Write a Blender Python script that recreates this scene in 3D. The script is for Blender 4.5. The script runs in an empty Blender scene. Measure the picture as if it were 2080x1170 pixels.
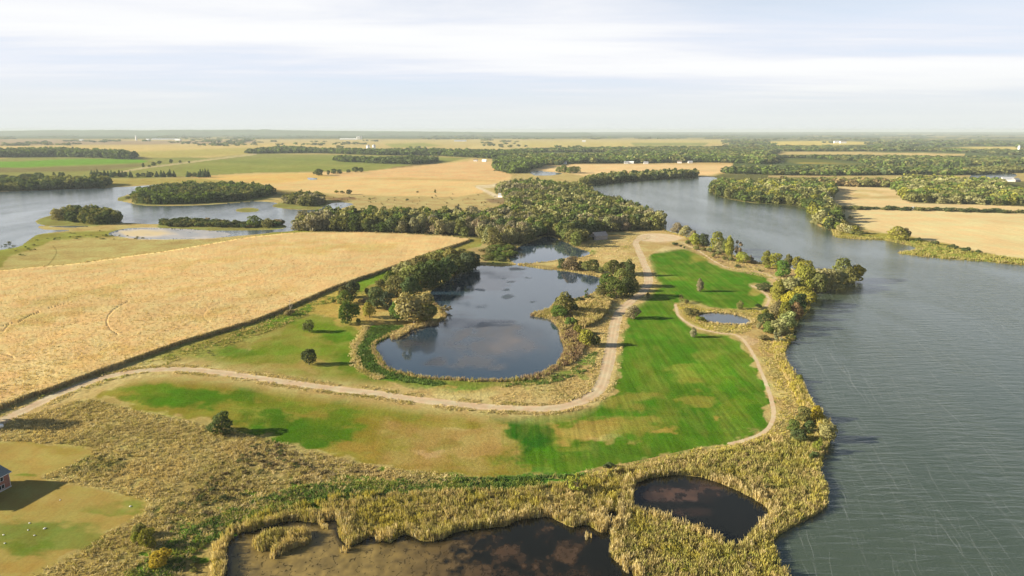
import bpy, math, random
import numpy as np
from math import radians as R

# ------------------------------------------------------------------ camera, sky, sun, exposure
sc = bpy.context.scene
C = sc.collection
H = 110.0; F = 1388.0; PX, PY = 1040.0, 585.0
PITCH = math.atan((PY - 264.5) / F)
cam_d = bpy.data.cameras.new('camera'); cam = bpy.data.objects.new('camera', cam_d); C.objects.link(cam)
cam.location = (0, 0, H); cam.rotation_euler = (math.pi / 2 - PITCH, 0, 0)
cam_d.sensor_width = 36; cam_d.lens = 36 * F / 2080; cam_d.clip_start = 1; cam_d.clip_end = 120000
sc.camera = cam
SUN_EL = R(19); SUN_AZ = R(-92)            # azimuth from +Y towards +X
sund = bpy.data.lights.new('sun', 'SUN'); sun = bpy.data.objects.new('sun', sund); C.objects.link(sun)
sund.energy = 5.0; sund.angle = R(0.55); sund.color = (1.0, 0.89, 0.70)
sun.rotation_euler = (math.pi / 2 - SUN_EL, 0, -SUN_AZ + math.pi)
sc.view_settings.view_transform = 'Standard'; sc.view_settings.look = 'None'
sc.view_settings.exposure = 1.5; sc.view_settings.gamma = 1
sc.cycles.max_bounces = 6; sc.cycles.diffuse_bounces = 3; sc.cycles.glossy_bounces = 2
sc.cycles.transmission_bounces = 2; sc.cycles.volume_bounces = 0; sc.cycles.transparent_max_bounces = 4
sc.cycles.use_denoising = True
sc.cycles.caustics_reflective = False; sc.cycles.caustics_refractive = False

def N(t, typ, **kw):
    n = t.nodes.new(typ)
    for k, v in kw.items():
        if k.startswith('i_'): n.inputs[k[2:].replace('_', ' ')].default_value = v
        else: setattr(n, k, v)
    return n
def mth(t, op, a, b=None, clamp=False):
    n = t.nodes.new('ShaderNodeMath'); n.operation = op; n.use_clamp = clamp
    for i, v in enumerate((a, b)):
        if v is None: continue
        if isinstance(v, (int, float)): n.inputs[i].default_value = v
        else: t.links.new(v, n.inputs[i])
    return n.outputs[0]
def mrange(t, v, a, b, c, d, smooth=True):
    n = t.nodes.new('ShaderNodeMapRange'); n.clamp = True
    if smooth: n.interpolation_type = 'SMOOTHSTEP'
    for i, x in enumerate((a, b, c, d)): n.inputs[i + 1].default_value = x
    t.links.new(v, n.inputs[0]); return n.outputs[0]
def mixc(t, f, a, b, mode='MIX'):
    n = t.nodes.new('ShaderNodeMix'); n.data_type = 'RGBA'; n.blend_type = mode
    for i, v in ((0, f), (6, a), (7, b)):
        if isinstance(v, (int, float)): n.inputs[i].default_value = v
        elif isinstance(v, tuple): n.inputs[i].default_value = v if len(v) == 4 else (*v, 1)
        else: t.links.new(v, n.inputs[i])
    return n.outputs[2]
def noise(t, vec, scale, detail=4, rough=0.55, dist=0.0):
    n = t.nodes.new('ShaderNodeTexNoise'); n.inputs['Scale'].default_value = scale
    n.inputs['Detail'].default_value = detail; n.inputs['Roughness'].default_value = rough
    n.inputs['Distortion'].default_value = dist
    if vec is not None: t.links.new(vec, n.inputs['Vector'])
    return n.outputs['Fac']
def mapping(t, vec, scale=(1, 1, 1), rotz=0.0, loc=(0, 0, 0)):
    n = t.nodes.new('ShaderNodeMapping'); n.inputs['Scale'].default_value = scale
    n.inputs['Rotation'].default_value = (0, 0, rotz); n.inputs['Location'].default_value = loc
    t.links.new(vec, n.inputs['Vector']); return n.outputs[0]

def make_world():
    w = bpy.data.worlds.new('World'); sc.world = w; w.use_nodes = True
    t = w.node_tree; t.nodes.clear()
    sky = t.nodes.new('ShaderNodeTexSky'); sky.sky_type = 'NISHITA'; sky.sun_disc = False
    sky.sun_elevation = SUN_EL; sky.sun_rotation = SUN_AZ; sky.altitude = 300
    sky.air_density = 1.0; sky.dust_density = 1.0; sky.ozone_density = 1.2
    tc = t.nodes.new('ShaderNodeTexCoord'); d = tc.outputs['Generated']
    sp = t.nodes.new('ShaderNodeSeparateXYZ'); t.links.new(d, sp.inputs[0])
    z = mth(t, 'MAXIMUM', sp.outputs[2], 0.0)
    zz = mth(t, 'ADD', z, 0.035)
    cx = mth(t, 'DIVIDE', sp.outputs[0], zz); cy = mth(t, 'DIVIDE', sp.outputs[1], zz)
    cb = t.nodes.new('ShaderNodeCombineXYZ'); t.links.new(cx, cb.inputs[0]); t.links.new(cy, cb.inputs[1])
    # thin high cloud: a slanting band over paler and bluer gaps
    m1 = mapping(t, cb.outputs[0], (0.075, 0.16, 1), R(-20), (3.9, 4.6, 0))
    n1 = noise(t, m1, 1.0, 5, 0.5, 0.7)
    m2 = mapping(t, cb.outputs[0], (0.20, 0.62, 1), R(-9), (4.2, 2.0, 0))
    n2 = noise(t, m2, 1.0, 6, 0.62, 0.5)
    cov = mth(t, 'ADD', mth(t, 'MULTIPLY', n1, 0.68), mth(t, 'MULTIPLY', n2, 0.32))
    thin = mrange(t, z, 0.20, 0.42, 0.0, 0.16)
    mask = mrange(t, mth(t, 'SUBTRACT', cov, thin), 0.36, 0.56, 0.0, 1.0)
    shade = mixc(t, mrange(t, cov, 0.44, 0.62, 0, 1), CLOUD_A, CLOUD_B)
    gap = mixc(t, mrange(t, z, 0.12, 0.26, 0.85, 0.0), mixc(t, 1.0, sky.outputs[0], (SKY_GAIN, SKY_GAIN, SKY_GAIN), 'MULTIPLY'), GAP)
    col = mixc(t, mask, gap, shade)
    veil = mrange(t, z, 0.0, 0.085, 1.0, 0.0)
    col = mixc(t, veil, col, HORIZON)
    bg = t.nodes.new('ShaderNodeBackground'); bg.inputs[1].default_value = SKY_STRENGTH
    t.links.new(col, bg.inputs[0])
    out = t.nodes.new('ShaderNodeOutputWorld'); t.links.new(bg.outputs[0], out.inputs[0])
SKY_STRENGTH = 0.05
SKY_GAIN = 0.85
CLOUD_A = (6.0, 6.15, 6.75); CLOUD_B = (7.05, 7.1, 7.15); HORIZON = (5.75, 6.0, 5.95); GAP = (5.5, 6.2, 7.3)
make_world()

# ------------------------------------------------------------------ photo <-> ground plane
SP, CP = math.sin(PITCH), math.cos(PITCH)
def un(x, y, z=0.0):
    x = np.asarray(x, float); y = np.asarray(y, float)
    a = (x - PX) / F; b = (PY - y) / F
    t = (z - H) / (-SP + b * CP)
    return np.stack([a * t, (CP + b * SP) * t], -1)
def pr(X, Y, z=0.0):
    dz = z - H
    dep = Y * CP - dz * SP; up = Y * SP + dz * CP
    return PX + F * X / dep, PY - F * up / dep
def slant(y):
    a = PITCH + math.atan((y - PY) / F)
    return H / math.sin(a)
def lin(r, g, b, L=1.0):
    c = np.array([r, g, b], float) / 255
    c = np.where(c <= 0.04045, c / 12.92, ((c + 0.055) / 1.055) ** 2.4)
    c = c / L / np.array([1.0, .95, .86])
    if g > 1.12 * r: c = c * np.array([1.0, .98, .62])
    return c

rng = np.random.default_rng(7)
def _hash(ix, iy, s):
    h = (ix.astype(np.int64) * 374761393 + iy.astype(np.int64) * 668265263 + s * 982451653) & 0xffffffff
    h = ((h ^ (h >> 13)) * 1274126177) & 0xffffffff
    return ((h ^ (h >> 16)) & 0xffff) / 65535.0
def vnoise(x, y, s=0):
    ix = np.floor(x); iy = np.floor(y); fx = x - ix; fy = y - iy
    fx = fx * fx * (3 - 2 * fx); fy = fy * fy * (3 - 2 * fy)
    a = _hash(ix, iy, s); b = _hash(ix + 1, iy, s); c = _hash(ix, iy + 1, s); d = _hash(ix + 1, iy + 1, s)
    return (a * (1 - fx) + b * fx) * (1 - fy) + (c * (1 - fx) + d * fx) * fy
def fbm(x, y, s=0, o=4):
    r = 0; w = 0.5; t = 0
    for k in range(o):
        r = r + w * vnoise(x * 2 ** k + 17.3 * k, y * 2 ** k - 9.1 * k, s + k); t += w; w *= 0.55
    return r / t
def spline(p, closed=True, step=6.0):
    p = np.array(p, float); n = len(p); out = []
    for i in range(n if closed else n - 1):
        p0 = p[(i - 1) % n] if closed or i > 0 else p[0]; p1 = p[i]; p2 = p[(i + 1) % n]
        p3 = p[(i + 2) % n] if closed or i + 2 < n else p[-1]
        k = max(2, int(np.hypot(*(p2 - p1)) / step))
        t = np.linspace(0, 1, k, endpoint=False)[:, None]
        out.append(0.5 * (2 * p1 + (p2 - p0) * t + (2 * p0 - 5 * p1 + 4 * p2 - p3) * t ** 2 + (3 * p1 - p0 - 3 * p2 + p3) * t ** 3))
    if not closed: out.append(p[-1:])
    return np.concatenate(out)
def inpoly(x, y, poly):
    r = np.zeros(x.shape, bool); n = len(poly)
    bx0, by0 = poly.min(0); bx1, by1 = poly.max(0)
    sel = np.nonzero((x >= bx0) & (x <= bx1) & (y >= by0) & (y <= by1))[0]
    if len(sel) == 0: return r
    xs, ys = x[sel], y[sel]; c = np.zeros(len(sel), bool)
    for i in range(n):
        x1, y1 = poly[i]; x2, y2 = poly[i - 1]
        if y1 == y2: continue
        k = (y1 > ys) != (y2 > ys)
        c ^= k & (xs < (x2 - x1) * (ys - y1) / (y2 - y1) + x1)
    r[sel] = c
    return r
def sdf(x, y, poly, reach):
    """signed distance in pixels (positive inside), -reach where farther than reach outside"""
    d = np.full(x.shape, -reach, float)
    bx0, by0 = poly.min(0) - reach; bx1, by1 = poly.max(0) + reach
    sel = np.nonzero((x >= bx0) & (x <= bx1) & (y >= by0) & (y <= by1))[0]
    if len(sel) == 0: return d
    xs, ys = x[sel], y[sel]; m = np.full(len(sel), reach * reach, float)
    for i in range(len(poly)):
        a = poly[i - 1]; b = poly[i]
        lo = np.minimum(a, b) - reach; hi = np.maximum(a, b) + reach
        k = np.nonzero((xs >= lo[0]) & (xs <= hi[0]) & (ys >= lo[1]) & (ys <= hi[1]))[0]
        if len(k) == 0: continue
        e = b - a; l2 = max(e @ e, 1e-9)
        px, py = xs[k] - a[0], ys[k] - a[1]
        t = np.clip((px * e[0] + py * e[1]) / l2, 0, 1)
        m[k] = np.minimum(m[k], (px - t * e[0]) ** 2 + (py - t * e[1]) ** 2)
    ins = inpoly(xs, ys, poly)
    d[sel] = np.where(ins, 1, -1) * np.sqrt(m)
    return d
def linedist(x, y, line, reach):
    d = np.full(x.shape, reach, float)
    for i in range(len(line) - 1):
        a, b = line[i], line[i + 1]
        lo = np.minimum(a, b) - reach; hi = np.maximum(a, b) + reach
        k = np.nonzero((x >= lo[0]) & (x <= hi[0]) & (y >= lo[1]) & (y <= hi[1]))[0]
        if len(k) == 0: continue
        e = b - a; l2 = max(e @ e, 1e-9)
        px, py = x[k] - a[0], y[k] - a[1]
        t = np.clip((px * e[0] + py * e[1]) / l2, 0, 1)
        d[k] = np.minimum(d[k], np.hypot(px - t * e[0], py - t * e[1]))
    return d

# ------------------------------------------------------------------ mesh helpers
def link(name, me, mat=None, parent=None, loc=None):
    o = bpy.data.objects.new(name, me); C.objects.link(o)
    if mat is not None and me is not None and len(me.materials) == 0: me.materials.append(mat)
    if parent is not None: o.parent = parent
    if loc is not None: o.location = loc
    return o
def tag(o, label=None, cat=None, group=None, kind=None):
    if label: o['label'] = label
    if cat: o['category'] = cat
    if group: o['group'] = group
    if kind: o['kind'] = kind
    return o
def mesh_np(name, V, Fq, col=None, uvals=None, smooth=False):
    """Fq: (n,4) or (n,3) index array; col: per-vertex rgb"""
    me = bpy.data.meshes.new(name); k = Fq.shape[1]; n = len(Fq)
    me.vertices.add(len(V)); me.vertices.foreach_set('co', np.ascontiguousarray(V, np.float32).ravel())
    me.loops.add(n * k); me.loops.foreach_set('vertex_index', np.ascontiguousarray(Fq, np.int32).ravel())
    me.polygons.add(n); me.polygons.foreach_set('loop_start', np.arange(0, n * k, k, dtype=np.int32))
    try: me.polygons.foreach_set('loop_total', np.full(n, k, np.int32))
    except Exception: pass
    if smooth: me.polygons.foreach_set('use_smooth', np.ones(n, bool))
    if col is not None:
        a = me.attributes.new('Col', 'FLOAT_COLOR', 'POINT')
        c = np.ones((len(V), 4), np.float32); c[:, :3] = col; a.data.foreach_set('color', c.ravel())
    if uvals is not None:
        for nm, v in uvals.items():
            a = me.attributes.new(nm, 'FLOAT', 'POINT'); a.data.foreach_set('value', np.ascontiguousarray(v, np.float32))
    me.update(calc_edges=True); me.validate()
    return me
class MB:
    """collects boxes, prisms and revolved shapes into one mesh"""
    def __init__(s): s.v = []; s.f = []
    def add(s, v, f):
        k = len(s.v); s.v += [tuple(map(float, p)) for p in v]; s.f += [tuple(i + k for i in q) for q in f]
    def box(s, c, d):
        x, y, z = c; a, b, h = d[0] / 2, d[1] / 2, d[2] / 2
        s.add([(x + i * a, y + j * b, z + k * h) for k in (-1, 1) for j in (-1, 1) for i in (-1, 1)],
              [(0, 2, 3, 1), (4, 5, 7, 6), (0, 1, 5, 4), (2, 6, 7, 3), (0, 4, 6, 2), (1, 3, 7, 5)])
    def prism(s, poly, axis, a, b):
        """poly of 2-D points swept along an axis ('x','y','z') from a to b"""
        def P(u, v, w): return {'x': (w, u, v), 'y': (u, w, v), 'z': (u, v, w)}[axis]
        n = len(poly)
        s.add([P(u, v, a) for u, v in poly] + [P(u, v, b) for u, v in poly],
              [tuple(range(n))[::-1], tuple(range(n, 2 * n))] + [(i, (i + 1) % n, n + (i + 1) % n, n + i) for i in range(n)])
    def lathe(s, prof, n=20, c=(0, 0, 0), axis='z'):
        v = []; f = []
        for r, h in prof:
            for k in range(n):
                a = 2 * math.pi * k / n; p = (r * math.cos(a), r * math.sin(a), h)
                if axis == 'x': p = (h, r * math.cos(a), r * math.sin(a))
                v.append((p[0] + c[0], p[1] + c[1], p[2] + c[2]))
        m = len(prof)
        for j in range(m - 1):
            for k in range(n): f.append((j * n + k, j * n + (k + 1) % n, (j + 1) * n + (k + 1) % n, (j + 1) * n + k))
        f.append(tuple(range(n))[::-1]); f.append(tuple(range((m - 1) * n, m * n)))
        s.add(v, f)
    def limb(s, p, q, r0, r1, n=6):
        p = np.array(p, float); q = np.array(q, float); d = q - p; d /= np.linalg.norm(d)
        u = np.cross(d, (0.3, 0.2, 0.9)); u /= np.linalg.norm(u); w = np.cross(d, u)
        v = [p + r0 * (math.cos(2 * math.pi * k / n) * u + math.sin(2 * math.pi * k / n) * w) for k in range(n)]
        v += [q + r1 * (math.cos(2 * math.pi * k / n) * u + math.sin(2 * math.pi * k / n) * w) for k in range(n)]
        s.add(v, [(k, (k + 1) % n, n + (k + 1) % n, n + k) for k in range(n)] + [tuple(range(n, 2 * n)), tuple(range(n))[::-1]])
    def mesh(s, name, mat):
        me = bpy.data.meshes.new(name); me.from_pydata(s.v, [], s.f); me.materials.append(mat); me.update(); return me
    def build(s, name, mat, parent=None):
        o = bpy.data.objects.new(name, s.mesh(name, mat)); C.objects.link(o)
        if parent is not None: o.parent = parent
        return o

# ------------------------------------------------------------------ materials
def new_mat(name):
    m = bpy.data.materials.new(name); m.use_nodes = True; t = m.node_tree
    return m, t, t.nodes['Principled BSDF']
def ground_mat(name, grain=0.5, amt=0.35, stripes=0.0, bump=0.25, srot=0.0, mid=0.25):
    m, t, b = new_mat(name)
    a = N(t, 'ShaderNodeAttribute', attribute_name='Col')
    g = N(t, 'ShaderNodeNewGeometry'); p = g.outputs['Position']
    n1 = noise(t, p, grain, 6, 0.68)
    n2 = noise(t, p, grain * 0.11, 5, 0.6, 0.4)
    k = mth(t, 'MULTIPLY', mrange(t, n1, 0.25, 0.75, 1 - amt, 1 + amt, False), mrange(t, n2, 0.3, 0.7, 1 - mid, 1 + mid, False))
    if stripes:
        n3 = noise(t, mapping(t, p, (0.55, 0.012, 1), srot), 1.0, 3, 0.6, 0.15)
        k = mth(t, 'MULTIPLY', k, mrange(t, n3, 0.3, 0.7, 1 - stripes, 1 + stripes, False))
    hue = mixc(t, mrange(t, n2, 0.35, 0.68, 0, 1), (1.06, 0.98, 0.92), (0.93, 1.03, 1.0))
    c = mixc(t, 1.0, a.outputs['Color'], hue, 'MULTIPLY')
    kk = t.nodes.new('ShaderNodeCombineXYZ')
    for i in range(3): t.links.new(k, kk.inputs[i])
    c = mixc(t, 1.0, c, kk.outputs[0], 'MULTIPLY')
    t.links.new(c, b.inputs['Base Color']); b.inputs['Roughness'].default_value = 0.95
    b.inputs['Specular IOR Level'].default_value = 0.0
    bp = N(t, 'ShaderNodeBump'); bp.inputs['Strength'].default_value = bump; bp.inputs['Distance'].default_value = 1.2
    t.links.new(n1, bp.inputs['Height']); t.links.new(bp.outputs[0], b.inputs['Normal'])
    return m
def plain_mat(name, col, rough=0.7, var=0.12, scale=3.0, metal=0.0):
    m, t, b = new_mat(name); tc = N(t, 'ShaderNodeTexCoord')
    n1 = noise(t, tc.outputs['Object'], scale, 5, 0.6)
    c = mixc(t, mrange(t, n1, 0.3, 0.7, 0, 1), tuple(v * (1 - var) for v in col), tuple(min(1, v * (1 + var)) for v in col))
    t.links.new(c, b.inputs['Base Color']); b.inputs['Roughness'].default_value = rough; b.inputs['Metallic'].default_value = metal
    return m
def leaf_mat(name, use_obj):
    m, t, b = new_mat(name); t.nodes.remove(b)
    a = N(t, 'ShaderNodeAttribute', attribute_name='Col')
    if use_obj:
        oi = N(t, 'ShaderNodeObjectInfo'); c = mixc(t, 1.0, oi.outputs['Color'], a.outputs['Color'], 'MULTIPLY')
    else: c = a.outputs['Color']
    d = N(t, 'ShaderNodeBsdfDiffuse'); tr = N(t, 'ShaderNodeBsdfTranslucent')
    t.links.new(c, d.inputs['Color'])
    t.links.new(mixc(t, 1.0, c, (1.15, 1.1, 0.6), 'MULTIPLY'), tr.inputs['Color'])
    mx = N(t, 'ShaderNodeMixShader'); mx.inputs[0].default_value = 0.30
    t.links.new(d.outputs[0], mx.inputs[1]); t.links.new(tr.outputs[0], mx.inputs[2])
    t.links.new(mx.outputs[0], t.nodes['Material Output'].inputs['Surface'])
    return m
def water_mat(name, deep, rough=0.08, ripple=0.15, wave=(0.9, 0.22), rot=0.0, calm_patches=False, gust=0.0, ior=1.33, wscale=1.0):
    m, t, b = new_mat(name)
    g = N(t, 'ShaderNodeNewGeometry'); p = g.outputs['Position']
    a = N(t, 'ShaderNodeAttribute', attribute_name='Col')      # weed and mud showing through, and the big pond's painted reflections
    am = N(t, 'ShaderNodeAttribute', attribute_name='algae_refl')
    v = mapping(t, p, (wave[1] * wscale, wave[0] * wscale, 1), rot)
    w1 = noise(t, v, 1.0, 4, 0.55, 0.6)
    w2 = noise(t, p, 2.2 * wscale, 3, 0.6)
    hgt = mth(t, 'ADD', mth(t, 'MULTIPLY', w1, 0.8), mth(t, 'MULTIPLY', w2, 0.2))
    bp = N(t, 'ShaderNodeBump'); bp.inputs['Distance'].default_value = 1.0
    if gust:
        gz = noise(t, mapping(t, p, (0.02, 0.006, 1), rot), 1.0, 4, 0.6, 0.5)
        st = mrange(t, gz, 0.3, 0.7, ripple * (1 - gust), ripple * (1 + gust))
        t.links.new(st, bp.inputs['Strength'])
    else: bp.inputs['Strength'].default_value = ripple
    t.links.new(hgt, bp.inputs['Height']); t.links.new(bp.outputs[0], b.inputs['Normal'])
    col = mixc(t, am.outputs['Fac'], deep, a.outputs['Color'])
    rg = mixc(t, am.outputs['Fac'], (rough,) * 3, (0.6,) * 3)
    t.links.new(col, b.inputs['Base Color']); t.links.new(rg, b.inputs['Roughness'])
    b.inputs['IOR'].default_value = ior
    return m
M_LEAF = leaf_mat('foliage', True); M_MASS = leaf_mat('foliage_mass', False)
M_BARK = plain_mat('bark', (0.10, 0.08, 0.06), 0.9, 0.3, 6)

# ------------------------------------------------------------------ outlines on the ground (traced, then unprojected)
def jit(p, amp, step=5.0, seed=0, closed=True):
    """smooth outline with small natural irregularity"""
    q = spline(p, closed, step); s = np.arange(len(q))
    k = np.clip((q[:, 1] - 265) / 500, 0.05, 1.2) * amp
    q = q.copy()
    q[:, 0] += (vnoise(s * 0.45, s * 0 + 3.3, seed) - 0.5) * 4 * k
    q[:, 1] += (vnoise(s * 0.45, s * 0 + 8.8, seed + 5) - 0.5) * 2 * k
    return q
LAKE = jit([(1182,378),(1286,367),(1363,363),(1409,361),(1434,359),(1456,361),(1452,370),(1442,386),(1467,401),(1527,412),(1560,414),(1615,419),(1636,427),(1652,442),(1655,455),(1689,468),(1697,481),(1746,486),(1792,488),(1836,496),(1862,504),(1850,510),(1825,514),(1913,525),(1998,531),(2080,539),(2400,565),(3600,640),(4200,900),(4200,3400),(1900,3400),(1760,1900),(1690,1420),(1640,1240),(1597,1165),(1584,1142),(1574,1118),(1574,1094),(1609,1071),(1642,1054),(1675,1030),(1681,998),(1666,963),(1666,941),(1679,913),(1692,872),(1674,848),(1648,815),(1630,779),(1601,741),(1595,712),(1612,690),(1614,667),(1625,650),(1644,629),(1646,612),(1655,597),(1715,576),(1744,560),(1738,548),(1700,552),(1661,556),(1610,548),(1560,536),(1535,532),(1500,522),(1470,510),(1440,500),(1400,484),(1372,474),(1352,468),(1342,452),(1285,428),(1205,402),(1176,388)], 0.8, 5, 1)
POND = jit([(968,540),(1018,541),(1046,538.5),(1048,536.5),(1036,530),(1033,522),(1040,510),(1060,498),(1090,487),(1112,480),(1142,489),(1164,500),(1197,512),(1190,520),(1140,527),(1096,533),(1064,536),(1052,537),(1054,539),(1080,543),(1109,547),(1164,553),(1221,564),(1224,572),(1208,593),(1170,608),(1128,616),(1112,629),(1079,641),(1115,649),(1134,667),(1138,686),(1146,712),(1132,737),(1105,755),(1060,768),(1000,772),(908,769),(862,766),(821,758),(788,747),(771,723),(763,702),(793,684),(837,664),(884,657),(908,641),(895,626),(872,606),(878,590),(905,572),(935,554)], 0.6, 5, 2)
SMALL = jit([(1416,642),(1442,636),(1483,638),(1513,645),(1526,654),(1510,659),(1469,658),(1437,653)], 0.4, 4, 3)
MARSH_B = jit([(1284,1013),(1296,980),(1342,968),(1410,967),(1465,983),(1514,1003),(1550,1024),(1565,1045),(1545,1066),(1522,1092),(1500,1112),(1450,1090),(1400,1072),(1350,1052),(1300,1040)], 1.0, 6, 4)
MARSH_A = jit([(440,1260),(455,1175),(462,1110),(487,1084),(520,1076),(570,1062),(602,1058),(643,1062),(684,1056),(690,1090),(711,1108),(758,1090),(793,1101),(821,1086),(862,1099),(897,1096),(930,1080),(971,1074),(1025,1069),(1046,1058),(1085,1052),(1123,1052),(1159,1071),(1191,1066),(1219,1082),(1236,1072),(1232,1048),(1246,1038),(1256,1050),(1244,1076),(1240,1096),(1244,1134),(1263,1144),(1284,1158),(1300,1200),(1330,1300),(440,1330)], 1.2, 6, 5)
LEFT = jit([(-900,430),(-300,398),(0,389),(82,386),(150,383),(213,382),(224,381),(280,378),(328,374),(362,372),(350,378),(310,385),(301,389),(262,395),(240,405),(262,412),(300,418),(400,417),(479,412),(520,409),(560,412),(590,420),(640,424),(680,412),(717,414),(690,424),(660,432),(640,452),(600,468),(556,472),(520,476),(420,484),(330,486),(235,480),(222,473),(258,464),(320,462),(330,456),(290,455),(246,453),(150,462),(80,459),(88,466),(140,468),(80,476),(58,488),(40,500),(0,508),(-300,560),(-1200,700)], 0.5, 4, 6)
ISLES = [jit(q, 0.4, 4, 20 + i) for i, q in enumerate([
    [(72,449),(110,436),(150,434),(215,434),(245,446),(238,452),(200,458),(120,459),(90,458)],
    [(268,402),(275,396),(330,384),(450,380),(545,390),(556,398),(530,406),(480,411),(400,415),(300,417),(272,414)],
    [(553,419),(580,410),(640,405),(662,410),(658,420),(640,426),(590,425)],
    [(238,404),(252,398),(270,398),(262,404),(245,409)],
    [(320,460),(340,446),(420,446),(470,458),(520,452),(560,455),(583,460),(560,466),(500,468),(400,468),(335,466)],
    [(478,426),(500,422),(525,424),(520,430),(490,431)],
    [(600,448),(630,438),(660,438),(650,450),(620,454)]])]
FAR_WATER = [jit(q, 0.3, 4, 40 + i) for i, q in enumerate([
    [(1076,349),(1100,348),(1141,352),(1120,356),(1085,356)],
    [(1918,360),(1962,362),(1975,352),(1970,348),(2010,350),(2062,353),(2058,360),(2010,364),(1985,369),(1950,370),(1920,366)],
    [(625,361),(645,362),(640,365),(628,365)]])]
MUD = jit([(226,474),(258,466),(300,463),(350,464),(420,468),(468,474),(456,481),(400,485),(300,486),(240,480)], 0.3, 4, 50)
POOL_ISLE = jit([(516,1106),(534,1090),(570,1084),(606,1080),(628,1086),(630,1100),(606,1110),(580,1122),(562,1126),(548,1118),(524,1120)], 1.2, 4, 51)

ROAD = spline([(-400,960),(-60,884),(0,856),(60,828),(130,796),(200,770),(270,755),(340,750),(400,752),(470,760),(560,773),(660,787),(760,799),(860,813),(960,824),(1040,829),(1110,830),(1160,822),(1198,806),(1220,785),(1233,745),(1242,700),(1249,660),(1260,632),(1283,611),(1306,592),(1317,573),(1314,550),(1306,530),(1297,508),(1291,493),(1300,485),(1316,481)], False, 5)
LOOP = spline([(1291,487),(1300,477),(1330,474),(1368,477),(1384,483),(1370,489),(1335,491),(1300,489)], True, 3)
PATHS = [spline(q, False, 5) for q in [
    [(1382,492),(1402,501),(1420,510),(1450,530),(1480,544),(1524,549),(1557,557),(1577,567),(1588,577)],
    [(1524,579),(1549,592),(1562,607),(1556,622)],
    [(1372,618),(1378,640),(1395,655),(1420,667),(1460,676),(1494,680),(1513,694),(1532,724),(1542,745),(1560,790),(1571,831),(1568,857),(1551,878),(1513,894),(1480,902)],
    [(720,700),(722,735),(735,752),(770,768)], [(740,664),(738,680),(722,700)]]]
def widen(line, half):
    """a band of real width (metres) round a traced centre line, back in pixels"""
    w = un(line[:, 0], line[:, 1]); d = np.gradient(w, axis=0); d /= np.linalg.norm(d, axis=1)[:, None]
    n = np.stack([-d[:, 1], d[:, 0]], 1); hh = half * (0.9 + 0.25 * vnoise(np.arange(len(w)) * 0.23, np.zeros(len(w)), 3))[:, None]
    p = np.concatenate([w + n * hh, (w - n * hh)[::-1]])
    return np.stack(pr(p[:, 0], p[:, 1]), 1)
ROAD_P = widen(ROAD, 2.9)
PATH_P = [widen(p, .85) for i, p in enumerate(PATHS)]
CROP_TOP = np.array([(-1500,1430),(-700,1105),(0,823),(90,791),(232,740),(369,692),(520,647),(602,614),(684,580),(777,548),(860,518),(952,487),(938,482),(900,478),(800,473),(700,471),(620,471),(560,475),(500,482),(410,498),(330,511),(240,523),(150,535),(0,550),(-300,585),(-2200,720)], float)
CROP_H = 1.75
_w = un(CROP_TOP[:, 0], CROP_TOP[:, 1], CROP_H); CROP = np.stack(pr(_w[:, 0], _w[:, 1]), 1)
CROP = jit(CROP, 0.25, 12, 61)
LAWN = np.array([(-600,880),(0,896),(90,903),(186,916),(140,945),(87,968),(123,981),(241,1003),(297,1018),(293,1036),(205,1089),(123,1136),(71,1169),(-40,1240),(-600,1500)], float)
LAWN = jit(LAWN, 0.5, 10, 62)
MEADOW_S = jit([(1318,515),(1352,509),(1400,509),(1440,528),(1480,548),(1540,556),(1570,568),(1566,577),(1522,576),(1545,596),(1555,606),(1545,622),(1500,630),(1440,622),(1395,609),(1371,612),(1372,640),(1395,660),(1430,672),(1490,684),(1512,700),(1535,745),(1555,800),(1564,835),(1560,858),(1540,877),(1500,893),(1440,906),(1350,923),(1250,943),(1170,957),(1075,961),(1048,945),(1020,905),(1025,858),(1060,846),(1120,841),(1180,832),(1225,812),(1245,790),(1254,745),(1264,690),(1276,640),(1312,606),(1330,590),(1334,568),(1326,540)], 0.5, 6, 63)
MEADOW_N = jit([(180,806),(235,783),(300,765),(360,759),(440,764),(560,783),(700,801),(850,822),(960,833),(1030,840),(1022,870),(1024,905),(1050,948),(1070,962),(980,968),(880,962),(780,945),(700,930),(650,918),(600,905),(545,888),(480,872),(400,855),(330,840),(255,824)], 0.5, 6, 64)
MEADOW_W = jit([(400,742),(500,702),(600,655),(660,640),(700,662),(728,668),(722,700),(722,735),(745,757),(800,776),(770,790),(660,778),(560,763),(470,750)], 0.5, 6, 65)
TANF_R = jit([(1699,426),(1800,424),(1960,428),(2080,432),(2500,446),(2500,560),(2080,524),(1998,511),(1915,494),(1847,481),(1765,466),(1724,449)], 0.25, 12, 66)
TANF_R2 = jit([(1690,378),(1752,380),(1814,381),(1830,397),(1852,411),(1960,414),(2080,419),(2080,428),(1900,424),(1697,418),(1668,408),(1692,395)], 0.25, 10, 67)
TANF_M = jit([(383,359),(430,357),(520,352),(629,350),(739,349),(875,334),(958,326),(1001,329),(1012,343),(1040,357),(1022,372),(963,377),(985,390),(930,400),(850,399),(766,398),(657,392),(555,385),(510,372),(440,364)], 0.2, 8, 68)
TANF_N = jit([(1070,341),(1177,333),(1300,334),(1488,336),(1470,347),(1434,357),(1360,353),(1250,353),(1193,358),(1142,350),(1090,347),(1060,352)], 0.2, 8, 69)

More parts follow.
